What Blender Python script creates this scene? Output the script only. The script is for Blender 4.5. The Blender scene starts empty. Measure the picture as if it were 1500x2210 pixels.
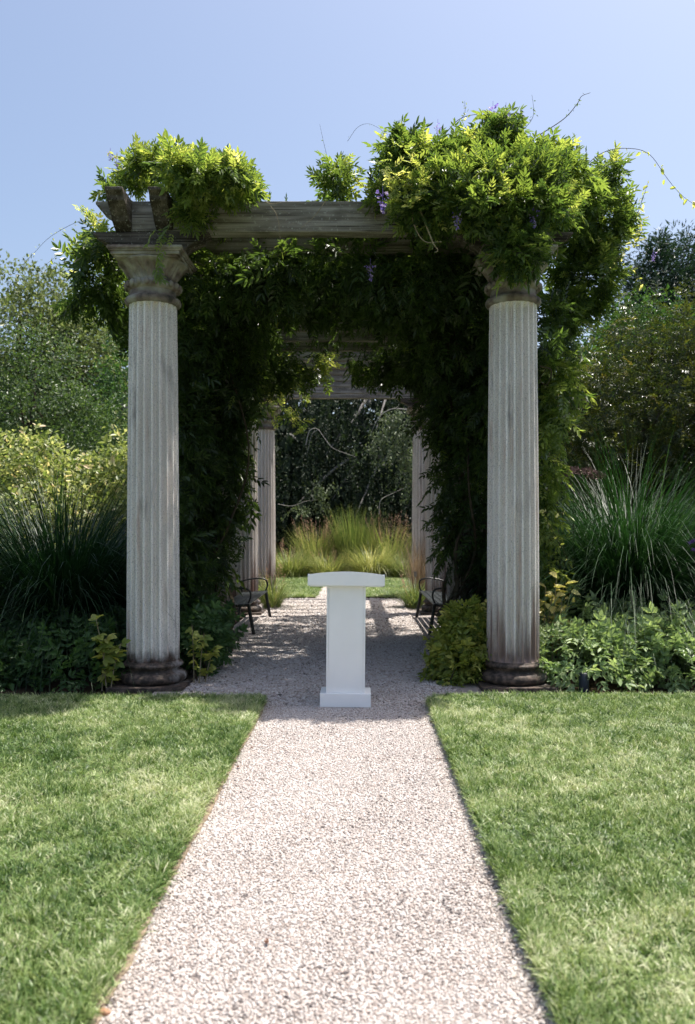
import bpy, bmesh, math
import numpy as np
from mathutils import Vector, Matrix

# ------------------------------------------------------------------ camera, sky, sun, exposure
scene = bpy.context.scene
CAM_H, F_PX, VPX, HOR = 1.53, 1750.0, 760.0, 1140.0        # measured in the 1500 x 2210 photograph
cam_d = bpy.data.cameras.new("camera"); cam = bpy.data.objects.new("camera", cam_d)
scene.collection.objects.link(cam); scene.camera = cam
cam.location = (0, 0, CAM_H); cam.rotation_euler = (math.radians(90), 0, 0)
cam_d.sensor_fit = 'VERTICAL'; cam_d.sensor_height = 36.0; cam_d.sensor_width = 24.0
cam_d.lens = 36.0 * F_PX / 2210.0
cam_d.shift_x = -(VPX - 750.0) / 2210.0
cam_d.shift_y = (HOR - 1105.0) / 2210.0
cam_d.clip_start = 0.05; cam_d.clip_end = 3000
cam_d.dof.use_dof = True; cam_d.dof.focus_distance = 7.3; cam_d.dof.aperture_fstop = 2.3

SUN = Vector((0.30, 0.16, 1.0)).normalized()                # direction towards the sun
elev = math.asin(SUN.z); azim = math.atan2(SUN.x, SUN.y)
world = bpy.data.worlds.new("World"); scene.world = world; world.use_nodes = True
wn = world.node_tree.nodes; wl = world.node_tree.links; wn.clear()
sky = wn.new('ShaderNodeTexSky'); sky.sky_type = 'NISHITA'; sky.sun_disc = False
sky.sun_elevation = elev; sky.sun_rotation = azim
sky.air_density = 1.0; sky.dust_density = 3.6; sky.ozone_density = 1.0
bg = wn.new('ShaderNodeBackground'); bg.inputs['Strength'].default_value = 0.110
wo = wn.new('ShaderNodeOutputWorld')
wl.new(sky.outputs[0], bg.inputs['Color']); wl.new(bg.outputs[0], wo.inputs['Surface'])
sun_d = bpy.data.lights.new("sun", 'SUN'); sun_d.energy = 4.4; sun_d.angle = math.radians(0.53)
sun_d.color = (1.0, 0.95, 0.87)
sun = bpy.data.objects.new("sun", sun_d); scene.collection.objects.link(sun)
sun.rotation_euler = SUN.to_track_quat('Z', 'Y').to_euler()
sun.location = (6, 4, 14)
scene.view_settings.view_transform = 'Standard'; scene.view_settings.look = 'None'
scene.view_settings.gamma = 1.0; scene.view_settings.use_curve_mapping = False
scene.view_settings.exposure = 0.92
scene.render.engine = 'CYCLES'
scene.cycles.use_denoising = True
scene.cycles.max_bounces = 5; scene.cycles.diffuse_bounces = 3; scene.cycles.glossy_bounces = 2; scene.cycles.transmission_bounces = 3
scene.cycles.use_adaptive_sampling = True; scene.cycles.adaptive_threshold = 0.03

# ------------------------------------------------------------------ helpers
COL = scene.collection
RNG = np.random.default_rng(11)

def at(px, py, Y):                       # photograph pixel + distance -> world point
    return np.array(((px - VPX) * Y / F_PX, Y, CAM_H + (HOR - py) * Y / F_PX))

def np_mesh(name, V, F, attrs=None, smooth=False):
    V = np.asarray(V, dtype=np.float32).reshape(-1, 3)
    groups = F if isinstance(F, list) else [F]
    idx = np.concatenate([np.asarray(f, dtype=np.int32).ravel() for f in groups])
    sizes = np.concatenate([np.full(len(f), f.shape[1], dtype=np.int32) for f in groups])
    starts = np.concatenate(([0], np.cumsum(sizes)[:-1])).astype(np.int32)
    me = bpy.data.meshes.new(name)
    me.vertices.add(len(V)); me.vertices.foreach_set('co', V.ravel())
    me.loops.add(len(idx)); me.loops.foreach_set('vertex_index', idx)
    me.polygons.add(len(starts)); me.polygons.foreach_set('loop_start', starts)
    me.polygons.foreach_set('use_smooth', np.full(len(starts), bool(smooth)))
    me.update(calc_edges=True)
    if attrs:
        for k, v in attrs.items():
            v = np.asarray(v, dtype=np.float32)
            if v.ndim == 1:
                a = me.attributes.new(k, 'FLOAT', 'POINT'); a.data.foreach_set('value', v)
            else:
                a = me.attributes.new(k, 'FLOAT_VECTOR', 'POINT'); a.data.foreach_set('vector', v.ravel())
    return me

def obj(name, me, mat=None, parent=None, loc=None, rot=None, kind=None):
    o = bpy.data.objects.new(name, me); COL.objects.link(o)
    if mat is not None and me is not None and len(me.materials) == 0:
        me.materials.append(mat)
    if parent is not None: o.parent = parent
    if loc is not None: o.location = loc
    if rot is not None: o.rotation_euler = rot
    if kind: o['kind'] = kind
    return o

def tag(o, label, cat, group=None, kind=None):
    o['label'] = label; o['category'] = cat
    if group: o['group'] = group
    if kind: o['kind'] = kind
    return o

def thing(name, label, cat, loc=(0, 0, 0), rot=(0, 0, 0), group=None):
    o = bpy.data.objects.new(name, None); COL.objects.link(o)
    o.location = loc; o.rotation_euler = rot; o.empty_display_size = 0.1
    return tag(o, label, cat, group)

class Geo:                               # collects pieces with equal-size faces
    def __init__(self): self.V = []; self.F = {}; self.A = []; self.n = 0
    def add(self, V, F, a=0.5):
        V = np.asarray(V, float).reshape(-1, 3); F = np.asarray(F, int)
        self.V.append(V); self.F.setdefault(F.shape[1], []).append(F + self.n)
        self.A.append(np.broadcast_to(np.asarray(a, float), (len(V),)).copy()); self.n += len(V)
    def mesh(self, name, smooth=False):
        return np_mesh(name, np.concatenate(self.V), [np.concatenate(f) for f in self.F.values()],
                       {'rnd': np.concatenate(self.A)}, smooth)

def tube(pts, radii, sides=6):
    pts = np.asarray(pts, float); n = len(pts)
    radii = np.broadcast_to(np.asarray(radii, float), (n,))
    t = np.gradient(pts, axis=0); t /= np.linalg.norm(t, axis=1)[:, None] + 1e-9
    ref = np.array((0.31, 0.17, 0.93)) if abs(t[0] @ np.array((0, 0, 1.0))) < 0.8 else np.array((0.9, 0.37, 0.1))
    u = np.cross(t, ref); u /= np.linalg.norm(u, axis=1)[:, None] + 1e-9
    v = np.cross(t, u)
    a = np.arange(sides) / sides * 2 * np.pi
    V = pts[:, None, :] + radii[:, None, None] * (np.cos(a)[None, :, None] * u[:, None, :] + np.sin(a)[None, :, None] * v[:, None, :])
    V = V.reshape(-1, 3)
    i = np.arange(n - 1)[:, None] * sides; j = np.arange(sides)[None, :]; k = (j + 1) % sides
    F = np.stack([i + j, i + k, i + sides + k, i + sides + j], -1).reshape(-1, 4)
    return V, F

def smooth_path(P, n):
    P = np.asarray(P, float); m = len(P)
    Q = np.vstack([2 * P[0] - P[1], P, 2 * P[-1] - P[-2]])
    out = []
    for s in np.linspace(0, m - 1 - 1e-6, n):
        i = int(s); t = s - i; a, b, c, d = Q[i], Q[i + 1], Q[i + 2], Q[i + 3]
        out.append(0.5 * ((2 * b) + (c - a) * t + (2 * a - 5 * b + 4 * c - d) * t * t + (3 * b - 3 * c + d - a) * t ** 3))
    return np.array(out)

def unit(v): return v / (np.linalg.norm(v, axis=-1, keepdims=True) + 1e-9)

def place(tpl, P, D, N, S):              # copies of a template: x axis along D, z axis near N
    TV, TF = tpl
    X = unit(D); Z = unit(N - (N * X).sum(-1, keepdims=True) * X); Yv = np.cross(Z, X)
    R = np.stack([X, Yv, Z], -1)
    S = np.broadcast_to(np.asarray(S, float), (len(P),))
    V = np.einsum('nij,mj->nmi', R, TV) * S[:, None, None] + P[:, None, :]
    F = TF[None] + (np.arange(len(P)) * len(TV))[:, None, None]
    return V.reshape(-1, 3), F.reshape(-1, TF.shape[1])

def leaf_tpl(w=0.42, fold=0.10, curl=0.12):
    V = np.array([(0, 0, 0), (.30, w * .48, fold), (.70, w * .40, fold * .7 - curl * .4), (1, 0, -curl),
                  (.70, -w * .40, fold * .7 - curl * .4), (.30, -w * .48, fold)])
    return V, np.array([(0, 3, 2, 1), (0, 5, 4, 3)])
def diamond_tpl(w=0.5, fold=0.10):
    return np.array([(0, 0, 0), (.45, w * .5, fold), (1, 0, -.06), (.45, -w * .5, fold)]), np.array([(0, 2, 1), (0, 3, 2)])
def pinnate_tpl(pairs=5, lf=0.34, w=0.36, droop=0.35, ang=58, seed=1, cheap=False):
    r = np.random.default_rng(seed); VV = []; FF = []; n = 0; T = diamond_tpl(w * 1.1, .1) if cheap else leaf_tpl(w)
    items = []
    for i in range(pairs):
        t = .18 + .74 * i / max(1, pairs - 1)
        for s in (-1, 1):
            items.append((t, s * math.radians(ang + r.uniform(-9, 9) - 14 * t), lf * r.uniform(.85, 1.1) * (1.05 - .25 * abs(t - .5))))
    items.append((.96, r.uniform(-.1, .1), lf))
    for t, a, l in items:
        ca, sa = math.cos(a), math.sin(a); tilt = r.uniform(-.35, .25)
        V = T[0] * l
        V = np.stack([V[:, 0], V[:, 1], V[:, 2] + V[:, 0] * tilt - .25 * abs(sa) * V[:, 0]], 1)
        V = np.stack([V[:, 0] * ca - V[:, 1] * sa + t, V[:, 0] * sa + V[:, 1] * ca, V[:, 2] - droop * t * t], 1)
        VV.append(V); FF.append(T[1] + n); n += len(V)
    return np.concatenate(VV), np.concatenate(FF)

def blades(base, az, length, lean, curve, width, S=5, fold=0.0):
    N = len(base); t = (np.arange(S) + .5) / S
    th = lean[:, None] + curve[:, None] * t[None] ** 1.4
    seg = (length / S)[:, None]
    hx = np.cumsum(np.sin(th) * seg, 1); hz = np.cumsum(np.cos(th) * seg, 1)
    hx = np.concatenate([np.zeros((N, 1)), hx], 1); hz = np.concatenate([np.zeros((N, 1)), hz], 1)
    ca, sa = np.cos(az)[:, None], np.sin(az)[:, None]
    C = np.stack([base[:, 0:1] + hx * ca, base[:, 1:2] + hx * sa, base[:, 2:3] + hz], -1)
    side = np.stack([-np.sin(az), np.cos(az), np.zeros(N)], -1)
    tw = np.linspace(0, 1, S + 1); prof = np.maximum(.06, (1 - tw ** 2.2)) * np.minimum(1, .55 + 1.5 * tw)
    off = side[:, None, :] * (width[:, None] * prof[None])[..., None] * .5
    V = np.stack([C - off, C + off], 2).reshape(-1, 3)
    i = np.arange(S) * 2
    f = np.stack([i, i + 1, i + 3, i + 2], -1)
    F = (f[None] + (np.arange(N) * (S + 1) * 2)[:, None, None]).reshape(-1, 4)
    return V, F

def sphere_dirs(rng, n):
    z = rng.uniform(-1, 1, n); a = rng.uniform(0, 2 * np.pi, n); r = np.sqrt(1 - z * z)
    return np.stack([r * np.cos(a), r * np.sin(a), z], -1)

def blob_points(E, n, rng, shell=.45, keep_inner=.25):   # E rows: cx cy cz rx ry rz [weight]
    E = np.array([(*e, 1.0) if len(e) == 6 else e for e in E], float)
    w = (E[:, 3] * E[:, 4] + E[:, 3] * E[:, 5] + E[:, 4] * E[:, 5])
    if E.shape[1] > 6: w = w * E[:, 6]
    k = rng.choice(len(E), n, p=w / w.sum()); d = sphere_dirs(rng, n)
    lump = 1 + .13 * np.sin(d[:, 0] * 7 + k * 1.7) * np.cos(d[:, 1] * 6 - k) + .1 * np.sin(d[:, 2] * 9 + k * 2.3)
    r = (1 - shell * rng.random(n) ** 1.5) * lump
    P = E[k, :3] + d * E[k, 3:6] * r[:, None]
    depth = np.min(np.linalg.norm((P[:, None, :] - E[None, :, :3]) / E[None, :, 3:6], axis=2), axis=1)
    ok = (depth > .55) | (rng.random(n) < keep_inner)
    return P[ok], unit(d / E[k, 3:6])[ok]

def box_geo(x0, x1, y0, y1, z0, z1):
    V = np.array([(x, y, z) for z in (z0, z1) for y in (y0, y1) for x in (x0, x1)])
    F = np.array([(0, 2, 3, 1), (4, 5, 7, 6), (0, 1, 5, 4), (2, 6, 7, 3), (0, 4, 6, 2), (1, 3, 7, 5)])
    return V, F

def bevel(o, w=.006, seg=2):
    m = o.modifiers.new('bevel', 'BEVEL'); m.width = w; m.segments = seg; m.limit_method = 'ANGLE'
    m.angle_limit = math.radians(30)
    return o

def prism(outline, y0, y1):              # outline in x-z, extruded along y
    P = np.asarray(outline, float); n = len(P)
    V = np.concatenate([np.column_stack([P[:, 0], np.full(n, y0), P[:, 1]]), np.column_stack([P[:, 0], np.full(n, y1), P[:, 1]])])
    me = bpy.data.meshes.new('prism'); bm = bmesh.new()
    vs = [bm.verts.new(v) for v in V]
    bm.faces.new(vs[:n]); bm.faces.new(vs[n:][::-1])
    for i in range(n):
        j = (i + 1) % n; bm.faces.new((vs[i], vs[n + i], vs[n + j], vs[j]))
    bmesh.ops.recalc_face_normals(bm, faces=bm.faces); bm.to_mesh(me); bm.free()
    return me

def lathe(profile, n=64, mod=None):      # profile rows (r, z)
    P = np.asarray(profile, float); m = len(P); a = np.arange(n) / n * 2 * np.pi
    R = np.repeat(P[:, 0:1], n, 1)
    if mod is not None: R = mod(R, P[:, 1:2], a[None, :])
    V = np.stack([R * np.cos(a), R * np.sin(a), np.repeat(P[:, 1:2], n, 1)], -1).reshape(-1, 3)
    i = np.arange(m - 1)[:, None] * n; j = np.arange(n)[None]; k = (j + 1) % n
    F = np.stack([i + j, i + k, i + n + k, i + n + j], -1).reshape(-1, 4)
    return V, F

# ------------------------------------------------------------------ materials
def new_mat(name):
    m = bpy.data.materials.new(name); m.use_nodes = True; m.node_tree.nodes.clear()
    return m, m.node_tree.nodes, m.node_tree.links

def ramp(N, stops):
    r = N.new('ShaderNodeValToRGB'); e = r.color_ramp.elements
    while len(e) < len(stops): e.new(0.5)
    for i, (p, c) in enumerate(stops):
        e[i].position = p; e[i].color = (*c, 1)
    return r

def leaf_mat(name, stops, trans=.4, tcol=(1.5, 1.6, .7), rough=.42, spec=.4, inst=False, mult=1.6):
    stops = [(p, tuple(min(.8, v * mult) for v in c)) for p, c in stops]
    m, N, L = new_mat(name)
    a = N.new('ShaderNodeAttribute'); a.attribute_name = 'rnd'
    if inst: a.attribute_type = 'INSTANCER'
    r = ramp(N, stops); L.new(a.outputs['Fac'], r.inputs[0])
    p = N.new('ShaderNodeBsdfPrincipled'); p.inputs['Roughness'].default_value = rough
    p.inputs['Specular IOR Level'].default_value = spec
    L.new(r.outputs[0], p.inputs['Base Color'])
    mul = N.new('ShaderNodeMix'); mul.data_type = 'RGBA'; mul.blend_type = 'MULTIPLY'; mul.inputs[0].default_value = 1
    mul.clamp_result = False
    L.new(r.outputs[0], mul.inputs[6]); mul.inputs[7].default_value = (*tcol, 1)
    t = N.new('ShaderNodeBsdfTranslucent'); L.new(mul.outputs[2], t.inputs[0])
    mx = N.new('ShaderNodeMixShader'); mx.inputs[0].default_value = trans
    L.new(p.outputs[0], mx.inputs[1]); L.new(t.outputs[0], mx.inputs[2])
    o = N.new('ShaderNodeOutputMaterial'); L.new(mx.outputs[0], o.inputs[0])
    return m

def noise_mat(name, stops, scale=5, detail=6, rough=.7, spec=.3, stretch=(1, 1, 1), bump=.0, bscale=None, metal=0, coords='Object', distort=0):
    m, N, L = new_mat(name)
    tc = N.new('ShaderNodeTexCoord'); mp = N.new('ShaderNodeMapping'); mp.inputs['Scale'].default_value = stretch
    L.new(tc.outputs[coords], mp.inputs[0])
    n = N.new('ShaderNodeTexNoise'); n.inputs['Scale'].default_value = scale; n.inputs['Detail'].default_value = detail
    n.inputs['Distortion'].default_value = distort
    L.new(mp.outputs[0], n.inputs[0])
    r = ramp(N, stops); L.new(n.outputs['Fac'], r.inputs[0])
    p = N.new('ShaderNodeBsdfPrincipled'); p.inputs['Roughness'].default_value = rough
    p.inputs['Specular IOR Level'].default_value = spec; p.inputs['Metallic'].default_value = metal
    L.new(r.outputs[0], p.inputs['Base Color'])
    if bump:
        n2 = N.new('ShaderNodeTexNoise'); n2.inputs['Scale'].default_value = bscale or scale * 4; n2.inputs['Detail'].default_value = 8
        L.new(mp.outputs[0], n2.inputs[0])
        b = N.new('ShaderNodeBump'); b.inputs['Strength'].default_value = bump; b.inputs['Distance'].default_value = .02
        L.new(n2.outputs['Fac'], b.inputs['Height']); L.new(b.outputs[0], p.inputs['Normal'])
    o = N.new('ShaderNodeOutputMaterial'); L.new(p.outputs[0], o.inputs[0])
    return m

M = {}
M['soil'] = noise_mat('soil', [(.3, (.022, .015, .01)), (.7, (.06, .042, .028))], 9, 8, .95, .1, bump=.8, bscale=40)
M['tan_soil'] = noise_mat('tan_soil', [(.3, (.20, .15, .105)), (.7, (.33, .265, .20))], 18, 8, .95, .1, bump=.6, bscale=80)
M['turf'] = noise_mat('turf', [(.35, (.045, .06, .022)), (.65, (.10, .11, .05))], 14, 8, .95, .1, bump=.5, bscale=60)
M['meadow'] = noise_mat('meadow', [(.3, (.035, .05, .018)), (.7, (.06, .085, .03))], .8, 8, .95, .1)
M['gravel_bed'] = noise_mat('gravel_bed', [(.30, (.32, .275, .25)), (.62, (.44, .39, .36))], 130, 4, .9, .2, bump=1, bscale=140)
def wood_mat(name, stops, dark):
    m, N, L = new_mat(name); tc = N.new('ShaderNodeTexCoord')
    def noise(scale, stretch, detail=8, dist=0.0):
        mp = N.new('ShaderNodeMapping'); mp.inputs['Scale'].default_value = stretch; L.new(tc.outputs['Object'], mp.inputs[0])
        n = N.new('ShaderNodeTexNoise'); n.inputs['Scale'].default_value = scale; n.inputs['Detail'].default_value = detail; n.inputs['Distortion'].default_value = dist
        L.new(mp.outputs[0], n.inputs[0]); return n.outputs['Fac']
    def mr(v, a, b):
        r = N.new('ShaderNodeMapRange'); r.inputs[1].default_value = a; r.inputs[2].default_value = b; L.new(v, r.inputs[0]); return r.outputs[0]
    def mix(f, a, c):
        x = N.new('ShaderNodeMix'); x.data_type = 'RGBA'; L.new(f, x.inputs[0]); L.new(a, x.inputs[6]); x.inputs[7].default_value = (*c, 1); return x.outputs[2]
    r = ramp(N, stops); L.new(noise(2.4, (.5, 9, 9), 10, .15), r.inputs[0])
    c = mix(mr(noise(3, (1, 2.5, 2.5), 6), .50, .72), r.outputs[0], dark)                     # weather blotches
    c = mix(mr(noise(40, (1, 1, 1), 4), .60, .72), c, (.34, .34, .30))                         # lichen flecks
    crack = mr(noise(3.5, (.28, 34, 34), 3, .1), .60, .66); c = mix(crack, c, (.025, .021, .018))
    p = N.new('ShaderNodeBsdfPrincipled'); p.inputs['Roughness'].default_value = .88; p.inputs['Specular IOR Level'].default_value = .15; L.new(c, p.inputs['Base Color'])
    b = N.new('ShaderNodeBump'); b.inputs['Strength'].default_value = .7; b.inputs['Distance'].default_value = .012; b.invert = True
    L.new(crack, b.inputs['Height']); L.new(b.outputs[0], p.inputs['Normal'])
    o = N.new('ShaderNodeOutputMaterial'); L.new(p.outputs[0], o.inputs[0]); return m
M['wood'] = wood_mat('weathered_wood', [(.26, (.10, .09, .075)), (.5, (.25, .23, .20)), (.74, (.42, .40, .365))], (.10, .09, .075))
M['dark_wood'] = wood_mat('blackened_wood', [(.26, (.045, .038, .032)), (.5, (.11, .095, .08)), (.74, (.23, .20, .175))], (.04, .034, .028))
M['white'] = noise_mat('white_paint', [(.3, (.87, .87, .865)), (.7, (.91, .91, .91))], 3, 8, .42, .4, stretch=(2, 2, 1))
M['iron'] = noise_mat('black_iron', [(.3, (.008, .009, .009)), (.7, (.02, .02, .02))], 12, 4, .38, .5)
M['slat'] = noise_mat('bench_slat', [(.3, (.014, .018, .019)), (.7, (.03, .036, .037))], 6, 6, .4, .4, stretch=(8, 1, 8))
M['bark'] = noise_mat('bark', [(.3, (.03, .022, .016)), (.7, (.10, .08, .06))], 6, 8, .9, .1, stretch=(6, 6, 1.2), bump=.6)
M['grey_bark'] = noise_mat('grey_bark', [(.3, (.16, .15, .14)), (.7, (.34, .32, .30))], 8, 8, .8, .2)
M['vine_stem'] = noise_mat('vine_stem', [(.3, (.035, .026, .016)), (.7, (.11, .085, .055))], 14, 6, .85, .15, bump=.4)
M['pale_stem'] = noise_mat('pale_stem', [(.3, (.22, .18, .11)), (.7, (.36, .30, .20))], 14, 4, .8, .2)
M['terracotta'] = noise_mat('terracotta_stone', [(.3, (.32, .17, .10)), (.7, (.46, .27, .17))], 40, 5, .8, .2)
M['dark_blue'] = noise_mat('dark_blue_metal', [(.3, (.012, .018, .028)), (.7, (.022, .03, .045))], 8, 3, .5, .4)
M['seed'] = noise_mat('seed_head', [(.3, (.20, .12, .10)), (.7, (.34, .24, .20))], 20, 4, .9, .1)
M['rust_flower'] = noise_mat('rust_flower', [(.3, (.14, .09, .085)), (.7, (.30, .21, .20))], 30, 4, .9, .1)

def stone_mat(name, base_dark, rust=None):
    m, N, L = new_mat(name)
    tc = N.new('ShaderNodeTexCoord')
    def noise(scale, detail, stretch=(1, 1, 1), rough=.6):
        mp = N.new('ShaderNodeMapping'); mp.inputs['Scale'].default_value = stretch
        L.new(tc.outputs['Object'], mp.inputs[0])
        n = N.new('ShaderNodeTexNoise'); n.inputs['Scale'].default_value = scale; n.inputs['Detail'].default_value = detail
        n.inputs['Roughness'].default_value = rough
        L.new(mp.outputs[0], n.inputs[0]); return n.outputs['Fac']
    def mix(fac, a, b, mode='MIX'):
        x = N.new('ShaderNodeMix'); x.data_type = 'RGBA'; x.blend_type = mode
        L.new(fac, x.inputs[0])
        for s, v in ((6, a), (7, b)):
            if isinstance(v, tuple): x.inputs[s].default_value = (*v, 1)
            else: L.new(v, x.inputs[s])
        return x.outputs[2]
    def rmp(v, a, b):
        r = N.new('ShaderNodeMapRange'); r.inputs[1].default_value = a; r.inputs[2].default_value = b
        r.interpolation_type = 'SMOOTHSTEP'; L.new(v, r.inputs[0]); return r.outputs[0]
    body = mix(rmp(noise(2.2, 5, (1, 1, .25)), .35, .68), (.70, .655, .615), (.88, .835, .79))
    body = mix(rmp(noise(5, 6, (2.2, 2.2, .22)), .55, .75), body, (.55, .41, .35))          # rusty runs
    body = mix(rmp(noise(150, 3, (1, 1, .6), .7), .50, .68), body, (.33, .31, .30))           # dark lichen specks
    body = mix(rmp(noise(60, 4, (1, 1, .5)), .58, .76), body, (.62, .61, .60))
    sep = N.new('ShaderNodeSeparateXYZ'); L.new(tc.outputs['Object'], sep.inputs[0])
    add = N.new('ShaderNodeMath'); add.operation = 'ADD'
    nz = N.new('ShaderNodeMath'); nz.operation = 'MULTIPLY'; L.new(noise(9, 6, (1, 1, .6)), nz.inputs[0]); nz.inputs[1].default_value = base_dark[1]
    L.new(sep.outputs[2], add.inputs[0]); L.new(nz.outputs[0], add.inputs[1])
    r = N.new('ShaderNodeMapRange'); r.inputs[1].default_value = base_dark[2]; r.inputs[2].default_value = base_dark[3]
    r.interpolation_type = 'SMOOTHSTEP'; L.new(add.outputs[0], r.inputs[0])
    stain = mix(rmp(noise(16, 6), .40, .66), base_dark[0], base_dark[4])
    body = mix(r.outputs[0], stain, body)
    body = mix(rmp(noise(3.1, 7, (1.6, 1.6, .35)), .56, .74), body, (.34, .315, .305))         # grey lichen
    if rust:
        ad = N.new('ShaderNodeMath'); ad.operation = 'MULTIPLY_ADD'; L.new(noise(7, 6, (2, 2, .12)), ad.inputs[0]); ad.inputs[1].default_value = -2.6; L.new(sep.outputs[2], ad.inputs[2])
        body = mix(rmp(ad.outputs[0], -.35, -1.15), body, rust)
    p = N.new('ShaderNodeBsdfPrincipled'); p.inputs['Roughness'].default_value = .72; p.inputs['Specular IOR Level'].default_value = .3
    L.new(body, p.inputs['Base Color'])
    b = N.new('ShaderNodeBump'); b.inputs['Strength'].default_value = .35; b.inputs['Distance'].default_value = .01
    L.new(noise(90, 8), b.inputs['Height']); L.new(b.outputs[0], p.inputs['Normal'])
    o = N.new('ShaderNodeOutputMaterial'); L.new(p.outputs[0], o.inputs[0])
    return m
M['stone'] = stone_mat('weathered_stone', ((.035, .024, .018), .22, .36, .50, (.09, .055, .04)))
M['stone_rusty'] = stone_mat('rust_streaked_stone', ((.055, .036, .028), .22, .34, .50, (.12, .07, .05)), (.24, .175, .15))
M['stone_far'] = stone_mat('dark_streaked_stone', ((.05, .036, .028), .22, .34, .50, (.10, .07, .05)), (.20, .125, .10))
M['stone_base'] = stone_mat('stained_stone', ((.035, .028, .023), .5, .9, 1.3, (.13, .095, .075)))
M['stone_cap'] = noise_mat('capital_stone', [(.30, (.06, .053, .045)), (.44, (.20, .16, .135)), (.55, (.27, .25, .205)), (.75, (.46, .44, .385))], 7, 8, .8, .2, bump=.5, bscale=60)

GREEN = [(0, (.018, .042, .012)), (.45, (.036, .082, .018)), (.8, (.075, .135, .026)), (1, (.20, .24, .05))]
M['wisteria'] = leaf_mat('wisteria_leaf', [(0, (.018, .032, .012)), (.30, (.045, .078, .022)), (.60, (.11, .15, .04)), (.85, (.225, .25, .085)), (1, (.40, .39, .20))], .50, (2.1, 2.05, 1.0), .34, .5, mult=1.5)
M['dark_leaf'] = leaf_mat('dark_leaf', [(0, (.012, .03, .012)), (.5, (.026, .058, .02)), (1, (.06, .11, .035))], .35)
M['pale_leaf'] = leaf_mat('pale_leaf', [(0, (.05, .085, .02)), (.4, (.14, .17, .065)), (.75, (.27, .285, .145)), (.92, (.46, .42, .28)), (.985, (.50, .42, .32)), (1, (.47, .37, .26))], .42, (1.3, 1.35, .7))
M['oak_leaf'] = leaf_mat('oak_leaf', [(0, (.045, .065, .025)), (.5, (.11, .14, .06)), (1, (.23, .25, .13))], .40, (1.3, 1.35, .8), mult=1.2)
M['yew_leaf'] = leaf_mat('yew_leaf', [(0, (.03, .055, .025)), (.5, (.07, .115, .045)), (1, (.13, .18, .075))], .35, mult=1.05)
M['pine_leaf'] = leaf_mat('pine_needle', [(0, (.014, .035, .024)), (.5, (.032, .068, .042)), (1, (.06, .105, .06))], .2, mult=.85)
M['gold_leaf'] = leaf_mat('locust_leaf', [(0, (.022, .04, .012)), (.5, (.05, .075, .02)), (.85, (.10, .12, .03)), (1, (.24, .21, .06))], .42, (1.5, 1.4, .6), .30, .6, mult=.85)
M['beech_leaf'] = leaf_mat('beech_leaf', [(0, (.010, .018, .010)), (.5, (.022, .036, .019)), (1, (.10, .125, .07))], .25, (1.3, 1.4, .8), .5, .25, mult=1.2)
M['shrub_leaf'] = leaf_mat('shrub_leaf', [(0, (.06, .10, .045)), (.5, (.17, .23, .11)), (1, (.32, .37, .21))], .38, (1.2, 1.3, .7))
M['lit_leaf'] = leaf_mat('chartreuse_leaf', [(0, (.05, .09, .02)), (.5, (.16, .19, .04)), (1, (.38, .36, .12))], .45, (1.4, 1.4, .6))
M['yellow_leaf'] = leaf_mat('yellowing_leaf', [(0, (.16, .14, .04)), (.5, (.40, .34, .12)), (1, (.52, .48, .24))], .4, (1.2, 1.2, .6))
M['silver_grass'] = leaf_mat('miscanthus_blade', [(0, (.010, .030, .014)), (.6, (.022, .062, .022)), (1, (.07, .12, .055))], .3, (1.3, 1.5, .7), .45, .3, mult=.9)
M['meadow_grass'] = leaf_mat('meadow_grass_blade', [(0, (.05, .09, .025)), (.5, (.15, .18, .06)), (1, (.36, .34, .17))], .35, (1.2, 1.15, .7), mult=1.6)
M['dry_grass'] = leaf_mat('dry_grass_blade', [(0, (.12, .085, .055)), (.5, (.22, .165, .11)), (1, (.34, .27, .19))], .35, (1.1, 1.05, .9), mult=1.1)
M['plume'] = leaf_mat('grass_plume', [(0, (.22, .13, .10)), (.5, (.34, .22, .17)), (1, (.48, .38, .27))], .4, (1.1, 1.0, .9))
M['purple'] = leaf_mat('lilac_petal', [(0, (.16, .11, .42)), (.5, (.27, .20, .58)), (1, (.50, .44, .78))], .35, (1.1, 1, 1.2))
M['purple_dark'] = leaf_mat('violet_petal', [(0, (.11, .04, .26)), (1, (.24, .10, .42))], .3, (1, 1, 1))
M['dead_leaf'] = leaf_mat('dead_leaf', [(0, (.13, .06, .035)), (1, (.22, .10, .06))], .2, (1, 1, 1), mult=1)
M['turf_blade'] = leaf_mat('turf_blade', [(0, (.045, .095, .02)), (.3, (.125, .205, .052)), (.65, (.27, .345, .125)), (1, (.56, .57, .37))], .30, (1.15, 1.2, .8), .40, .4, inst=True, mult=1)
m, N_, L_ = new_mat('pebble')
a_ = N_.new('ShaderNodeAttribute'); a_.attribute_name = 'rnd'; a_.attribute_type = 'INSTANCER'
r_ = ramp(N_, [(0, (.12, .105, .10)), (.035, (.22, .19, .175)), (.10, (.33, .275, .245)), (.32, (.42, .37, .34)), (.75, (.47, .43, .405)), (1, (.55, .52, .50))])
L_.new(a_.outputs['Fac'], r_.inputs[0])
p_ = N_.new('ShaderNodeBsdfPrincipled'); p_.inputs['Roughness'].default_value = .75; p_.inputs['Specular IOR Level'].default_value = .25
L_.new(r_.outputs[0], p_.inputs['Base Color'])
o_ = N_.new('ShaderNodeOutputMaterial'); L_.new(p_.outputs[0], o_.inputs[0]); M['pebble'] = m

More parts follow.
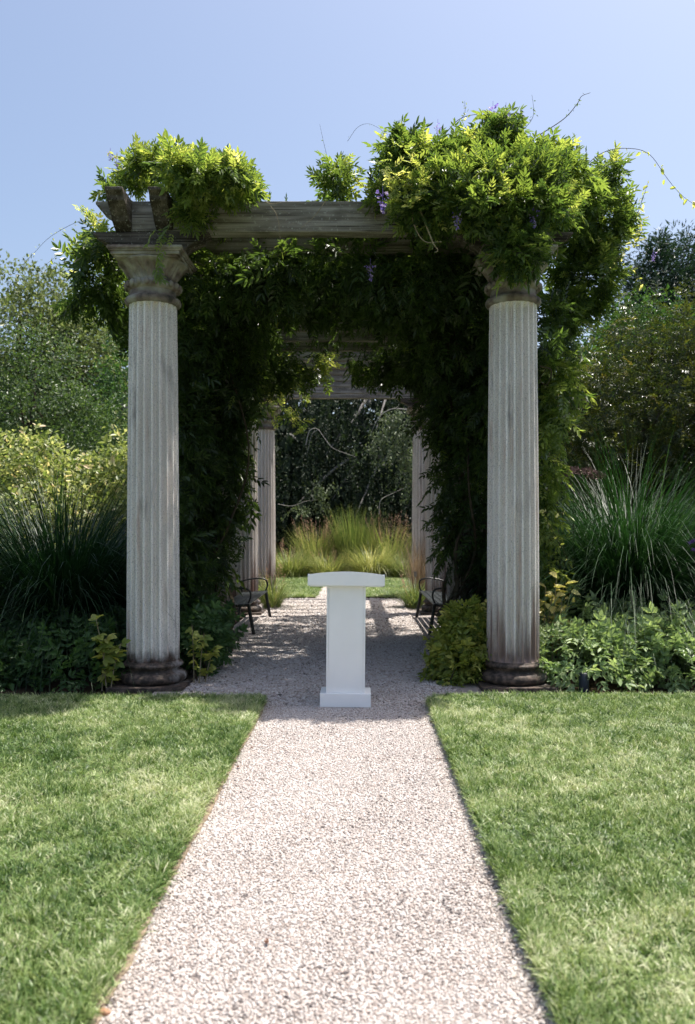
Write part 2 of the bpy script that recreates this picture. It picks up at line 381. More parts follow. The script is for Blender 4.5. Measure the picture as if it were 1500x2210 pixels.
# ------------------------------------------------------------------ geometry-node scatter for what nobody could count
def scatter(name, protos, P, E, S, idx, rnd, label, cat):
    col = bpy.data.collections.new(name + '_kinds')
    for i, me in enumerate(protos):
        o = bpy.data.objects.new('%s_kind_%02d' % (name, i), me); col.objects.link(o)
    n = len(P); me = bpy.data.meshes.new(name)
    me.vertices.add(n); me.vertices.foreach_set('co', np.asarray(P, np.float32).ravel())
    for k, v, t in (('rot', E, 'FLOAT_VECTOR'), ('scl', S, 'FLOAT_VECTOR'), ('rnd', rnd, 'FLOAT'), ('pick', idx, 'INT')):
        a = me.attributes.new(k, t, 'POINT')
        if t == 'FLOAT_VECTOR': a.data.foreach_set('vector', np.asarray(v, np.float32).ravel())
        elif t == 'FLOAT': a.data.foreach_set('value', np.asarray(v, np.float32))
        else: a.data.foreach_set('value', np.asarray(v, np.int32))
    o = bpy.data.objects.new(name, me); COL.objects.link(o)
    g = bpy.data.node_groups.new(name, 'GeometryNodeTree')
    g.interface.new_socket('Geometry', in_out='INPUT', socket_type='NodeSocketGeometry')
    g.interface.new_socket('Geometry', in_out='OUTPUT', socket_type='NodeSocketGeometry')
    N = g.nodes; L = g.links
    gi = N.new('NodeGroupInput'); go = N.new('NodeGroupOutput')
    ci = N.new('GeometryNodeCollectionInfo'); ci.inputs['Collection'].default_value = col
    ci.inputs['Separate Children'].default_value = True; ci.inputs['Reset Children'].default_value = True
    ip = N.new('GeometryNodeInstanceOnPoints'); ip.inputs['Pick Instance'].default_value = True
    def named(k, t):
        a = N.new('GeometryNodeInputNamedAttribute'); a.data_type = t; a.inputs['Name'].default_value = k; return a.outputs['Attribute']
    L.new(gi.outputs[0], ip.inputs['Points']); L.new(ci.outputs[0], ip.inputs['Instance'])
    L.new(named('pick', 'INT'), ip.inputs['Instance Index'])
    L.new(named('rot', 'FLOAT_VECTOR'), ip.inputs['Rotation']); L.new(named('scl', 'FLOAT_VECTOR'), ip.inputs['Scale'])
    L.new(ip.outputs[0], go.inputs[0])
    md = o.modifiers.new('scatter', 'NODES'); md.node_group = g
    tag(o, label, cat, kind='stuff')
    return o

# ------------------------------------------------------------------ the setting
def sheet(name, poly, z, mat, zb=None, side=None):
    me = bpy.data.meshes.new(name); bm = bmesh.new()
    top = [bm.verts.new((x, y, z)) for x, y in poly]; f = bm.faces.new(top)
    if zb is not None:
        bot = [bm.verts.new((x, y, zb)) for x, y in poly]; n = len(poly)
        for i in range(n):
            j = (i + 1) % n; q = bm.faces.new((top[i], bot[i], bot[j], top[j])); q.material_index = 1
    bmesh.ops.recalc_face_normals(bm, faces=bm.faces)
    if f.normal.z < 0: bmesh.ops.reverse_faces(bm, faces=bm.faces)
    bmesh.ops.triangulate(bm, faces=[f]); bm.to_mesh(me); bm.free()
    me.materials.append(mat)
    if side: me.materials.append(side)
    o = obj(name, me); o['kind'] = 'structure'; return o

sheet('ground', [(-900, -300), (900, -300), (900, 1500), (-900, 1500)], -.03, M['meadow'])
sheet('planting_bed', [(-9, 7.0), (9, 7.0), (9, 17.7), (-9, 17.7)], -.016, M['soil'])
sheet('far_planting_bed', [(-9, 22.6), (9, 22.6), (12, 36), (-12, 36)], -.016, M['soil'])
PATH = [(-.85, -4), (.62, -4), (.645, 2.5), (.672, 7.05), (.74, 7.25), (.95, 7.45), (1.02, 9.5), (1.05, 17.5), (.33, 17.55), (.31, 20.0), (.31, 22.5),
        (-.75, 22.5), (-.78, 20.55), (-6, 20.6), (-6, 20.0), (-.8, 20.0), (-.8, 17.55), (-1.62, 17.5), (-1.55, 9.5), (-1.6, 7.25), (-.80, 7.15), (-.744, 7.05), (-.80, 2.5)]
PATH = [(x, y) for x, y in PATH]
sheet('gravel_path', [(-1.1, -4), (1.0, -4), (1.0, 7.0), (1.45, 7.5), (1.45, 17.62), (.6, 17.62), (.6, 22.55), (-6, 22.55), (-6, 19.7), (-1.0, 19.7), (-1.0, 17.62), (-1.85, 17.62), (-1.85, 7.1), (-1.1, 7.1)], 0, M['gravel_bed'])
LAWN_Z = .045
def wavy(a, b, n, amp, rng):
    t = np.linspace(0, 1, n); a = np.array(a); b = np.array(b); d = b - a; nrm = np.array((-d[1], d[0])) / np.linalg.norm(d)
    w = amp * (np.sin(t * 37 + rng.uniform(0, 6)) * .5 + np.sin(t * 91 + rng.uniform(0, 6)) * .35 + rng.normal(0, .35, n)); w[0] = w[-1] = 0
    return [tuple(a + d * tt + nrm * ww) for tt, ww in zip(t, w)]
rg = np.random.default_rng(3)
left_poly = wavy((-.89, -4), (-.760, 7.02), 140, .006, rg) + [(-.757, 7.09), (-.80, 7.14)] + wavy((-.86, 7.17), (-1.75, 7.17), 20, .01, rg) + [(-9, 7.12), (-9, -4)]
right_poly = wavy((.62, -4), (.668, 7.02), 140, .006, rg) + [(.69, 7.10), (.73, 7.17), (.80, 7.21)] + wavy((.88, 7.23), (1.9, 7.22), 20, .01, rg) + [(9, 7.12), (9, -4)]
sheet('lawn_left', left_poly, LAWN_Z, M['turf'], -.02, M['tan_soil'])
sheet('lawn_right', right_poly, LAWN_Z, M['turf'], -.02, M['tan_soil'])
strip = wavy((-.842, -4), (-.742, 7.02), 140, .010, rg) + wavy((-.775, 7.02), (-.91, -4), 40, .004, rg)
sheet('soil_edge', strip, .0125, M['tan_soil'], -.02, M['tan_soil'])
far_l1 = [(-8, 17.66), (-.82, 17.66), (-.80, 20.0), (-8, 20.0)]
far_r1 = [(.31, 17.66), (8, 17.66), (8, 22.7), (.31, 22.7)]
far_l2 = [(-8, 20.6), (-.78, 20.6), (-.6, 22.7), (-8, 22.7)]
far_c = [(-8, 22.7), (8, 22.7), (8, 25.2), (-8, 25.2)]
for nm, p in (('far_lawn_left', far_l1), ('far_lawn_right', far_r1), ('far_lawn_behind', far_l2), ('far_lawn_edge', far_c)):
    sheet(nm, p, .03, M['turf'], -.02, M['soil'])

def inside(poly, P):
    x, y = P[:, 0], P[:, 1]; c = np.zeros(len(P), bool); n = len(poly)
    for i in range(n):
        x1, y1 = poly[i]; x2, y2 = poly[(i + 1) % n]
        if y1 == y2: continue
        c ^= ((y1 > y) != (y2 > y)) & (x < (x2 - x1) * (y - y1) / (y2 - y1) + x1)
    return c

# turf: tufts of bent blades
def tuft(seed, n=15, r=.036, h=.050):
    g = np.random.default_rng(seed)
    a = g.uniform(0, 6.28, n); q = r * np.sqrt(g.random(n))
    B = np.stack([q * np.cos(a), q * np.sin(a), np.full(n, -.006)], 1)
    V, F = blades(B, g.uniform(0, 6.28, n), h * g.uniform(.55, 1.25, n), g.uniform(.15, .95, n), g.uniform(.3, 1.5, n), g.uniform(.0028, .0055, n), 3)
    return np_mesh('tuft', V, F)
tufts = []
for s in range(7):
    me = tuft(100 + s); me.materials.append(M['turf_blade']); tufts.append(me)
def lumpy(P, sc, seed):
    g = np.random.default_rng(seed); v = np.zeros(len(P))
    for k in range(6):
        d = g.normal(0, 1, 2); d *= sc * g.uniform(.6, 1.8) / np.linalg.norm(d); v += np.sin(P[:, 0] * d[0] + P[:, 1] * d[1] + g.uniform(0, 6.28))
    return v / 6
def turf_points(polys, x0, x1, y0, y1, dens, rng, z):
    n = int((x1 - x0) * (y1 - y0) * dens); P = np.stack([rng.uniform(x0, x1, n), rng.uniform(y0, y1, n)], 1)
    k = np.zeros(n, bool)
    for p in polys: k |= inside(p, P)
    P = P[k]; vis = np.abs(P[:, 0]) < .55 * P[:, 1] + 1.1
    P = P[vis]
    return np.column_stack([P, np.full(len(P), z)])
rg = np.random.default_rng(5)
T = np.concatenate([turf_points([left_poly, right_poly], -4.6, 4.6, 1.4, 4.2, 2300, rg, LAWN_Z),
                    turf_points([left_poly, right_poly], -5.6, 5.6, 4.2, 7.7, 1700, rg, LAWN_Z)])
ey = rg.uniform(1.6, 7.0, 5200); ed = np.concatenate([np.stack([-.825 + (ey[:2600] - 2.5) * .0125 - .012 - .03 * rg.random(2600), ey[:2600], np.full(2600, LAWN_Z)], 1), np.stack([(.645 + (ey[2600:] - 2.5) * .0051) + .004 + .03 * rg.random(2600), ey[2600:], np.full(2600, LAWN_Z)], 1)])
T = np.concatenate([T, ed])
TF_ = turf_points([far_l1, far_r1, far_l2, far_c], -5, 5, 17.6, 25.2, 500, rg, .03)
def turf_obj(name, P, size, label):
    n = len(P)
    patch = .5 + .55 * lumpy(P, 3.2, 1) + .35 * lumpy(P, 11, 2) + .3 * lumpy(P, 34, 4)
    rnd = np.clip(patch * .75 + rg.normal(.08, .27, n), 0, 1)
    E = np.stack([rg.normal(0, .25, n), rg.normal(0, .25, n), rg.uniform(0, 6.28, n)], 1)
    hz = size * np.clip(.85 + .55 * lumpy(P, 8, 7) + rg.normal(0, .18, n), .4, 1.7)
    S = np.stack([size * rg.uniform(.9, 1.3, n)] * 2 + [hz], 1)
    return scatter(name, tufts, P, E, S, rg.integers(0, 7, n), rnd, label, 'grass')
turf_obj('lawn_grass', T, 1.0, 'mown green grass of the sunlit lawns beside the gravel walk')
turf_obj('far_lawn_grass', TF_, 1.9, 'short yellowish grass patches beyond the far end of the pergola')

# gravel: pebbles
def pebble(seed):
    bm = bmesh.new(); bmesh.ops.create_icosphere(bm, subdivisions=2, radius=1.0); g = np.random.default_rng(seed)
    d = g.normal(0, 1, (5, 3)); ph = g.uniform(0, 6, 5); sc = (1, g.uniform(.7, .95), g.uniform(.5, .75))
    for v in bm.verts:
        c = np.array(v.co); r = 1 + .09 * sum(math.sin(1.6 * float(c @ d[i]) + ph[i]) for i in range(5))
        v.co = Vector((c[0] * sc[0] * r, c[1] * sc[1] * r, c[2] * sc[2] * r))
    me = bpy.data.meshes.new('pebble'); bm.to_mesh(me); bm.free()
    for p in me.polygons: p.use_smooth = True
    me.materials.append(M['pebble']); return me
pebs = [pebble(s) for s in range(8)]
def grid_points(x0, x1, y0, y1, step, rng):
    X, Y = np.meshgrid(np.arange(x0, x1, step), np.arange(y0, y1, step)); P = np.stack([X.ravel(), Y.ravel()], 1)
    P = P + rng.uniform(-.55, .55, P.shape) * step
    return P[inside(PATH, P)]
near = grid_points(-1.0, .95, 1.6, 7.0, .0092, rg); mid = grid_points(-1.7, 1.2, 7.0, 12.0, .0165, rg); far = grid_points(-2.2, 1.2, 12.0, 22.5, .028, rg)
far = far[np.abs(far[:, 0]) < 2.4]
stray = np.stack([np.where(rg.random(260) < .5, -.80 - .10 * rg.random(260) ** 2, .65 + .10 * rg.random(260) ** 2), rg.uniform(2.2, 7.0, 260)], 1)
near = np.concatenate([near, stray]); P2 = np.concatenate([near, mid, far]); n = len(P2)
size = np.concatenate([np.full(len(near), .0052), np.full(len(mid), .0092), np.full(len(far), .015)]) * np.exp(rg.normal(0, .26, n))
Z = size * .25 + rg.uniform(0, .0028, n) + .0015 * lumpy(P2, 5, 31) + .001 * lumpy(P2, 17, 32)
S3 = np.stack([size * rg.uniform(.85, 1.25, n), size, size * rg.uniform(.8, 1.1, n)], 1)
E3 = np.stack([rg.normal(0, .3, n), rg.normal(0, .3, n), rg.uniform(0, 6.28, n)], 1)
scatter('pebbles', pebs, np.column_stack([P2, Z]), E3, S3, rg.integers(0, 8, n), np.clip(rg.random(n) + .10 * lumpy(P2, 4, 33) + .08 * lumpy(P2, 13, 34), 0, 1), 'pale pinkish gravel covering the walk through the pergola', 'gravel')

# ------------------------------------------------------------------ pergola
ROWS = [7.95, 11.30, 14.65, 18.00]
CX = [-1.95, 1.577]
per = thing('pergola', 'weathered timber pergola on eight fluted stone columns over the gravel walk', 'pergola', (-.19, 7.95, 0))
PL = np.array(per.location)

NF = 20; SUB = 14
def shaft_mesh():
    z0, z1 = .245, 3.70; zs = np.concatenate([z0 + np.linspace(0, .10, 7), np.linspace(z0 + .2, z1 - .2, 18), z1 - np.linspace(.10, 0, 7)])
    n = NF * SUB; a = np.arange(n) / n * 2 * np.pi; u = (np.arange(n) % SUB) / SUB
    fil = .24; q = np.clip((u - fil) / (1 - fil), 0, 1); prof = np.where(u >= fil, np.sqrt(np.clip(1 - (2 * q - 1) ** 2, 0, 1)), 0)
    V = []
    for z in zs:
        t = (z - z0) / (z1 - z0); R = .254 - .025 * t ** 1.6
        end = min(z - z0, z1 - z) ; dep = .055
        cut = np.clip(1 - end / .075, 0, 1)                       # rounded flute ends
        d = dep * np.clip(prof - cut ** 2 * 1.0, 0, None) / 1.0
        r = R - d
        V.append(np.stack([r * np.cos(a), r * np.sin(a), np.full(n, z)], 1))
    V = np.concatenate(V); m = len(zs)
    i = np.arange(m - 1)[:, None] * n; j = np.arange(n)[None]; k = (j + 1) % n
    F = np.stack([i + j, i + k, i + n + k, i + n + j], -1).reshape(-1, 4)
    me = np_mesh('shaft', V, F); return me
def arc(c, r, a0, a1, n=9, sx=1):
    t = np.radians(np.linspace(a0, a1, n)); return [(c[0] + sx * r[0] * math.cos(x), c[1] + r[1] * math.sin(x)) for x in t]
base_prof = [(.30, .035)] + arc((.275, .088), (.055, .052), -80, 80) + [(.285, .145), (.268, .150)] + arc((.285, .168), (.030, .020), 215, 150, 5) + [(.272, .186)] + arc((.262, .209), (.030, .023), -75, 75, 7) + [(.266, .236), (.262, .246), (.20, .247)]
me_shaft = shaft_mesh(); me_shaft.materials.append(M['stone'])
V, F = lathe(base_prof, 64); me_base = np_mesh('column_base', V, F, smooth=True); me_base.materials.append(M['stone_base'])
V, F = box_geo(-.36, .36, -.36, .36, -.02, .036); me_plinth = np_mesh('plinth', V, F); me_plinth.materials.append(M['stone_base'])
V, F = lathe([(.22, 3.695), (.252, 3.70)] + arc((.245, 3.735), (.026, .034), -80, 80, 7) + [(.228, 3.772), (.222, 3.80), (.224, 3.84)], 64)
me_neck = np_mesh('necking_ring', V, F, smooth=True); me_neck.materials.append(M['stone_cap'])
# capital: egg band then a carved bell
cap = Geo()
V, F = lathe([(.224, 3.835)] + arc((.226, 3.875), (.024, .036), -70, 70, 7) + [(.222, 3.912), (.212, 3.918)], 64); cap.add(V, F)
bm = bmesh.new(); bmesh.ops.create_icosphere(bm, subdivisions=2, radius=1); eg = np.array([v.co[:] for v in bm.verts]); ef = np.array([[v.index for v in f.verts] for f in bm.faces]); bm.free()
for i in range(20):
    a = i / 20 * 2 * np.pi; R = np.array(((math.cos(a), -math.sin(a), 0), (math.sin(a), math.cos(a), 0), (0, 0, 1)))
    cap.add((eg * (.026, .028, .036)) @ R.T + (.256 * math.cos(a), .256 * math.sin(a), 3.880), ef)
def carve(R, z, a):
    t = np.clip((z - 3.92) / .16, 0, 1); return R + np.sin(np.pi * t) * (.030 * np.abs(np.sin(a * 6 + 2.2 * t)) ** .7 - .012 + .009 * np.cos(a * 36))
bz = np.linspace(0, 1, 12); V, F = lathe([(.212 + .115 * t ** 2.1, 3.918 + .165 * t) for t in bz] + [(.335, 4.090), (.330, 4.104), (.28, 4.108)], 192, carve); cap.add(V, F)
me_cap = cap.mesh('capital', True); me_cap.materials.append(M['stone_cap'])
ab = Geo()
for (w, z0, z1) in ((.30, 4.094, 4.112), (.325, 4.110, 4.145), (.342, 4.143, 4.160), (.354, 4.158, 4.19)):
    ab.add(*box_geo(-w, w, -w, w, z0, z1))
me_ab = ab.mesh('abacus'); me_ab.materials.append(M['stone_cap'])
for y in ROWS:
    for x in CX:
        c = bpy.data.objects.new('column', None); COL.objects.link(c); c.parent = per; c.location = (x - PL[0], y - PL[1], 0)
        rz = 0.157 + .31 * (len(per.children) % 3)
        for nm, me in (('plinth', me_plinth), ('column_base', me_base), ('shaft', me_shaft), ('necking_ring', me_neck), ('capital', me_cap), ('abacus', me_ab)):
            q = obj(nm, me, None, c)
            if nm == 'shaft':
                q.rotation_euler = (0, 0, rz); q.material_slots[0].link = 'OBJECT'
                q.material_slots[0].material = M['stone_far'] if y > 9 else M['stone'] if x < 0 else M['stone_rusty']
            if nm in ('abacus', 'plinth'): bevel(q, .008, 2)

def ogee_end(x, s, top, bot):            # end profile from the top corner down to the soffit
    h = top - bot
    return [(x, top), (x, top - .10 * h), (x + s * .05, top - .20 * h), (x + s * .06, top - .34 * h), (x + s * .13, top - .48 * h),
            (x + s * .20, top - .66 * h), (x + s * .23, top - .80 * h), (x + s * .31, top - .93 * h), (x + s * .36, bot)]
def timber(name, L, top, bot, th, loc, along='X', ends=True, seed=0, label=None):
    if ends:
        o1 = ogee_end(-L / 2, 1, top, bot); o2 = ogee_end(L / 2, -1, top, bot)[::-1]
        out = o1 + o2
    else:
        out = [(-L / 2, top), (-L / 2, bot), (L / 2, bot), (L / 2, top)]
    me = prism(out, -th / 2, th / 2); me.name = name
    me.transform(Matrix.Translation((0, 0, -(top + bot) / 2)))
    o = obj(name, me, M['dark_wood' if name in ('bolster', 'side_beam') else 'wood'], per, (loc[0] - PL[0], loc[1] - PL[1], (top + bot) / 2), (0, 0, 0 if along == 'X' else math.pi / 2))
    bevel(o, .008, 2)
    return o
for i, y in enumerate(ROWS):
    timber('cross_beam', 4.60, 4.70, 4.402, .17, ((CX[0] + CX[1]) / 2, y - .01, 0))
    for x in CX:
        timber('bolster', 1.13, 4.400, 4.192, .20, (x, y, 0))
for x in CX:
    for dx in (-.265, .135) if x < 0 else (-.135, .265):
        timber('side_beam', ROWS[-1] - ROWS[0] + .86, 4.703, 4.405, .165, (x + dx, (ROWS[0] + ROWS[-1]) / 2, 0), 'Y')
for b in range(3):
    for k in (.17, .36, .56, .80):
        timber('rafter', 3.45, 4.62, 4.406, .085, ((CX[0] + CX[1]) / 2, ROWS[b] + 3.35 * k, 0), ends=False)
for y0, y1 in zip(ROWS[:1], ROWS[1:2]):
    pass

# ------------------------------------------------------------------ lectern
Lx, Ly = -.059, 6.90
lec = thing('lectern', 'plain white wooden lectern standing on the gravel before the pergola', 'lectern', (Lx, Ly, .006), (0, math.radians(.5), math.radians(-.6)))
def box(name, x0, x1, y0, y1, z0, z1, mat, parent, bw=.004):
    V, F = box_geo(x0, x1, y0, y1, z0, z1); o = obj(name, np_mesh(name, V, F), mat, parent)
    if bw: bevel(o, bw, 2)
    return o
box('foot', -.217, .217, 0, .29, 0, .115, M['white'], lec, .003)
box('front_panel', -.148, .148, .030, .046, .116, 1.040, M['white'], lec, .0015)
for s in (-1, 1):
    box('side_panel', min(s * .1495, s * .166), max(s * .1495, s * .166), .026, .25, .116, 1.040, M['white'], lec, .0015)
box('back_panel', -.148, .148, .20, .216, .116, 1.040, M['white'], lec, .0015)
n = 17; xs = np.linspace(-.327, .327, n)
out = [(x, 1.128 + .028 * (1 - (x / .327) ** 2)) for x in xs] + [(.327, 1.036), (-.327, 1.036)]
o = obj('desk_front', prism(out, -.030, -.012), M['white'], lec); bevel(o, .002, 2)
me = prism([(-.010, 1.118), (.36, 1.045), (.36, 1.027), (-.010, 1.100)], -.310, .310)     # sloping top, outline runs along depth
me.transform(Matrix.Rotation(math.pi / 2, 4, 'Z')); o = obj('desk_top', me, M['white'], lec); bevel(o, .002, 2)
for s in (-1, 1):
    me = prism([(-.0115, 1.134), (.36, 1.075), (.36, 1.000), (.10, 1.036), (-.0115, 1.036)], -.0075, .0075); me.transform(Matrix.Rotation(math.pi / 2, 4, 'Z'))
    o = obj('desk_side', me, M['white'], lec, (s * .3195, 0, 0)); bevel(o, .002, 2)
box('desk_underside', -.310, .310, -.010, .355, .985 + .041, .985 + .051, M['white'], lec, 0).hide_render = False

# ------------------------------------------------------------------ benches
def bench(x_front, sgn, label):
    t = thing('garden_bench', label, 'bench', (x_front, 12.75, 0), (0, 0, 0), 'benches between the columns')
    s = sgn                                 # +1: the seat runs from x_front towards -x
    for i in range(5):
        x0 = -s * (.005 + i * .088); x1 = x0 - s * .074
        o = box('slat', min(x0, x1), max(x0, x1), -1.25, 1.25, .435 - .006 * i, .458 - .006 * i, M['slat'], t, .008)
    for i in range(4):
        z0 = .54 + i * .085; xb = -s * (.455 + .02 * i)
        box('back_slat', min(xb, xb - s * .022), max(xb, xb - s * .022), -1.25, 1.25, z0, z0 + .068, M['slat'], t, .006)
    for y in (-1.15, 1.15):
        g = Geo(); V, F = tube(smooth_path([(-s * .03, y, .43), (-s * .0, y, .25), (s * .035, y, .06), (s * .045, y, 0)], 10), [.026] * 10, 8); g.add(V, F)
        obj('leg', g.mesh('leg', True), M['iron'], t)
        g = Geo(); g.add(*tube(smooth_path([(-s * .42, y, .42), (-s * .46, y, .25), (-s * .50, y, 0)], 8), .026, 8)); obj('leg', g.mesh('leg', True), M['iron'], t)
        g = Geo(); g.add(*tube(smooth_path([(-s * .05, y, .43), (-s * .015, y, .50), (-s * .0, y, .58), (-s * .03, y, .645), (-s * .12, y, .672), (-s * .25, y, .665), (-s * .38, y, .64), (-s * .47, y, .60)], 24), .014, 8)); obj('armrest', g.mesh('armrest', True), M['iron'], t)
        g = Geo(); g.add(*tube([(-s * .01, y, .428), (-s * .44, y, .405)], .016, 6)); g.add(*tube(smooth_path([(-s * .43, y, .41), (-s * .475, y, .6), (-s * .545, y, .90)], 8), .016, 6)); obj('side_frame', g.mesh('side_frame', True), M['iron'], t)
    return t
bench(-1.45, 1, 'black slatted bench under the dense vine, sunlight speckling its seat')
bench(1.15, -1, 'black slatted bench in shade beside bare twisted vine stems')

# ------------------------------------------------------------------ wisteria
PIN = [pinnate_tpl(5, .36, .36, .35, 58, s) for s in range(4)]
PINF = [pinnate_tpl(4, .40, .40, .25, 60, s) for s in range(10, 12)]
def px_e(cx, cy, rx, ry, Y, ryd, w=1.0):
    rx = max(10, rx - 16); ry = max(9, ry - 16)
    c = at(cx, cy, Y); k = Y / F_PX; return (*c, rx * k, ryd, ry * k, w)
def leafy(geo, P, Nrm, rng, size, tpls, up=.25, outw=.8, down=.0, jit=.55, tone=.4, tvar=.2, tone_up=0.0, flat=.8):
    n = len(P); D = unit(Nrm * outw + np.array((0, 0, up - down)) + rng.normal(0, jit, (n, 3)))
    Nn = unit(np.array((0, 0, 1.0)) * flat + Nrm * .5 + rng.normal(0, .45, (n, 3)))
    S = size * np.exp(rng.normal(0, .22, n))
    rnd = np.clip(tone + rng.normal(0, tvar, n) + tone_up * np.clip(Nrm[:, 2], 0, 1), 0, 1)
    pick = rng.integers(0, len(tpls), n)
    for k, tp in enumerate(tpls):
        q = pick == k
        if not q.any(): continue
        V, F = place(tp, P[q] - D[q] * S[q][:, None] * .35, D[q], Nn[q], S[q])
        m = len(tp[0]); geo.add(V, F, np.clip(np.repeat(rnd[q], m) + np.random.default_rng(k).normal(0, .05, len(V) // m * m), 0, 1))
def stems_geo(paths, radii, n=24, sides=7):
    g = Geo()
    for P, r in zip(paths, radii): 
        q = smooth_path(P, n); rr = np.linspace(r[0], r[1], n) if isinstance(r, tuple) else r
        g.add(*tube(q, rr, sides))
    return g
def raceme(parent, p, L, rng, mat='purple'):
    g = Geo(); n = 46; t = rng.random(n) ** .8; r = (1 - t) * .42 * L * .55 + .006
    d = sphere_dirs(rng, n); P = np.array(p) + np.stack([d[:, 0] * r, d[:, 1] * r, -t * L], 1)
    V, F = place(diamond_tpl(.8, .2), P, unit(d + (0, 0, -.3)), sphere_dirs(rng, n), L * rng.uniform(.13, .2, n) * (1.1 - .5 * t)); g.add(V, F, np.repeat(rng.random(n), 4))
    g.add(*tube([np.array(p) + (0, 0, .05), np.array(p) - (0, 0, L)], .002, 4), .5)
    return obj('flower_cluster', g.mesh('flower_cluster'), M[mat], parent)
def tendril(parent, pts, r=.004, leaf=.05, nleaf=14, rng=RNG, mat='pale_stem', tone=.85):
    q = smooth_path(pts, 40); g = Geo(); g.add(*tube(q, np.linspace(r, r * .45, 40), 5))
    st = obj('shoot', g.mesh('shoot', True), M[mat], parent)
    if nleaf:
        k = rng.integers(4, 39, nleaf); P = q[k] + rng.normal(0, .012, (nleaf, 3)); D = unit(rng.normal(0, 1, (nleaf, 3)) + (0, 0, -.2))
        V, F = place(leaf_tpl(.45), P, D, sphere_dirs(rng, nleaf), leaf * rng.uniform(.4, 1.2, nleaf))
        g2 = Geo(); g2.add(V, F, np.repeat(np.clip(tone + rng.normal(0, .12, nleaf), 0, 1), 6)); o = obj('shoot_leaves', g2.mesh('shoot_leaves'), M['wisteria'], st); o['kind'] = 'stuff'
def sprays(geo, E, n, rng, length, tone):            # upright shoots that break the outline
    P, Nr = blob_points(E, n, rng, .1, 0); k = Nr[:, 2] > -.1; P, Nr = P[k], Nr[k]
    for p, nn in zip(P, Nr):
        L = length * rng.uniform(.4, 1.3); d = unit(nn * .8 + (0, 0, .6) + rng.normal(0, .35, 3)); m = max(4, int(L / .045))
        t = np.linspace(.1, 1, m)[:, None]; Q = p + d * t * L + np.array((0, 0, -.25 * L)) * t ** 2
        az = np.arange(m) * 2.4; ring = np.stack([np.cos(az), np.sin(az), np.full(m, .35)], 1)
        leafy(geo, Q, unit(ring + d * .6), rng, .105 * (1.15 - .5 * t[:, 0]).mean(), PINF, .2, .8, 0, .25, tone, .12)

rv = np.random.default_rng(21)
vr = thing('wisteria_vine', 'huge sunlit wisteria mass with lilac blooms smothering a capital and half the front beam', 'vine', (1.6, 8.6, 0))
vrl = Vector(vr.location)
def vine_part(name, g, mat, root, smooth=False, stuff=True):
    me = g.mesh(name, smooth); me.transform(Matrix.Translation(-Vector(root.location))); o = obj(name, me, M[mat], root)
    if stuff: o['kind'] = 'stuff'
    return o
ER = [px_e(1080, 420, 185, 100, 8.3, .75), px_e(905, 405, 95, 95, 8.1, .55), px_e(862, 335, 55, 48, 8.1, .4), px_e(1080, 300, 42, 50, 8.2, .35, 1.5),
      px_e(1205, 445, 105, 80, 9.2, .5), px_e(1300, 490, 72, 86, 9.7, .5), px_e(725, 388, 50, 38, 8.0, .3, .8), px_e(1165, 375, 95, 50, 8.3, .45),
      px_e(1312, 385, 36, 46, 9.5, .3), px_e(1262, 600, 78, 100, 9.7, .5), px_e(1220, 680, 44, 62, 9.6, .4), px_e(1010, 350, 70, 50, 8.2, .45), px_e(930, 450, 100, 50, 7.6, .32), px_e(1080, 455, 170, 55, 7.55, .35), px_e(1000, 400, 120, 60, 7.6, .35), px_e(1150, 410, 80, 58, 7.65, .35),
      px_e(1118, 540, 70, 66, 7.5, .20, 1.5), px_e(820, 430, 40, 40, 7.9, .25)]
g = Geo(); P, Nr = blob_points(ER, 8200, rv, .45, .08)
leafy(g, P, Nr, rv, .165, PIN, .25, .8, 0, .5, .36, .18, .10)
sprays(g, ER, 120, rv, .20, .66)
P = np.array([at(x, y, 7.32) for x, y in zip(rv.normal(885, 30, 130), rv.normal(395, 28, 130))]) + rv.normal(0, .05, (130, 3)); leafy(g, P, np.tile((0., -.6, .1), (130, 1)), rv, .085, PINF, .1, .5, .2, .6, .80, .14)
vine_part('foliage', g, 'wisteria', vr)
# falls behind the right column, a strip whose leaf tone carries sunlight, and a curtain toned dark for shade
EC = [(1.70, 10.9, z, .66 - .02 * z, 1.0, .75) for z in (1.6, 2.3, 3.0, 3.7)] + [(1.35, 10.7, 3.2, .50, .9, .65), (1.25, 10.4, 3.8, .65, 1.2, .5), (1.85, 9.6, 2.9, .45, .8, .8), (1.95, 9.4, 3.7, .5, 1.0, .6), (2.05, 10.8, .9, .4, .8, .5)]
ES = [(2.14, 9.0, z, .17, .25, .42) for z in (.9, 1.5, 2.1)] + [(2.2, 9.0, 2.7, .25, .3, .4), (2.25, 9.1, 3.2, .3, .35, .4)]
vc = thing('wisteria_vine', 'shaded wisteria curtain with bare twisted stems behind the rust-streaked front column', 'vine', (1.7, 10.9, 0))
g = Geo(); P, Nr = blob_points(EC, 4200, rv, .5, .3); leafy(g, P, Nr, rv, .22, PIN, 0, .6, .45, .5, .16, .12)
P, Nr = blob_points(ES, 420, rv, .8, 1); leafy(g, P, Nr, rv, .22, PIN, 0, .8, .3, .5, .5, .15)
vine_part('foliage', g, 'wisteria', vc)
paths = []; rads = []
for i in range(16):
    x, y = 1.62 + rv.uniform(-.32, .45), 10.9 + rv.uniform(-.9, .7); p = np.array((x, y, -.02)); pts = [p]
    for z in (.35, .8, 1.3, 2.0, 3.0, 4.2): pts.append(np.array((x + rv.normal(0, .16), y + rv.normal(0, .16), z)))
    paths.append(pts); rads.append((rv.uniform(.014, .042), .008))
for k in range(16):
    st = stems_geo(paths[k:k + 1], rads[k:k + 1], 30); vine_part('stem', st, 'vine_stem', vc, True, False)
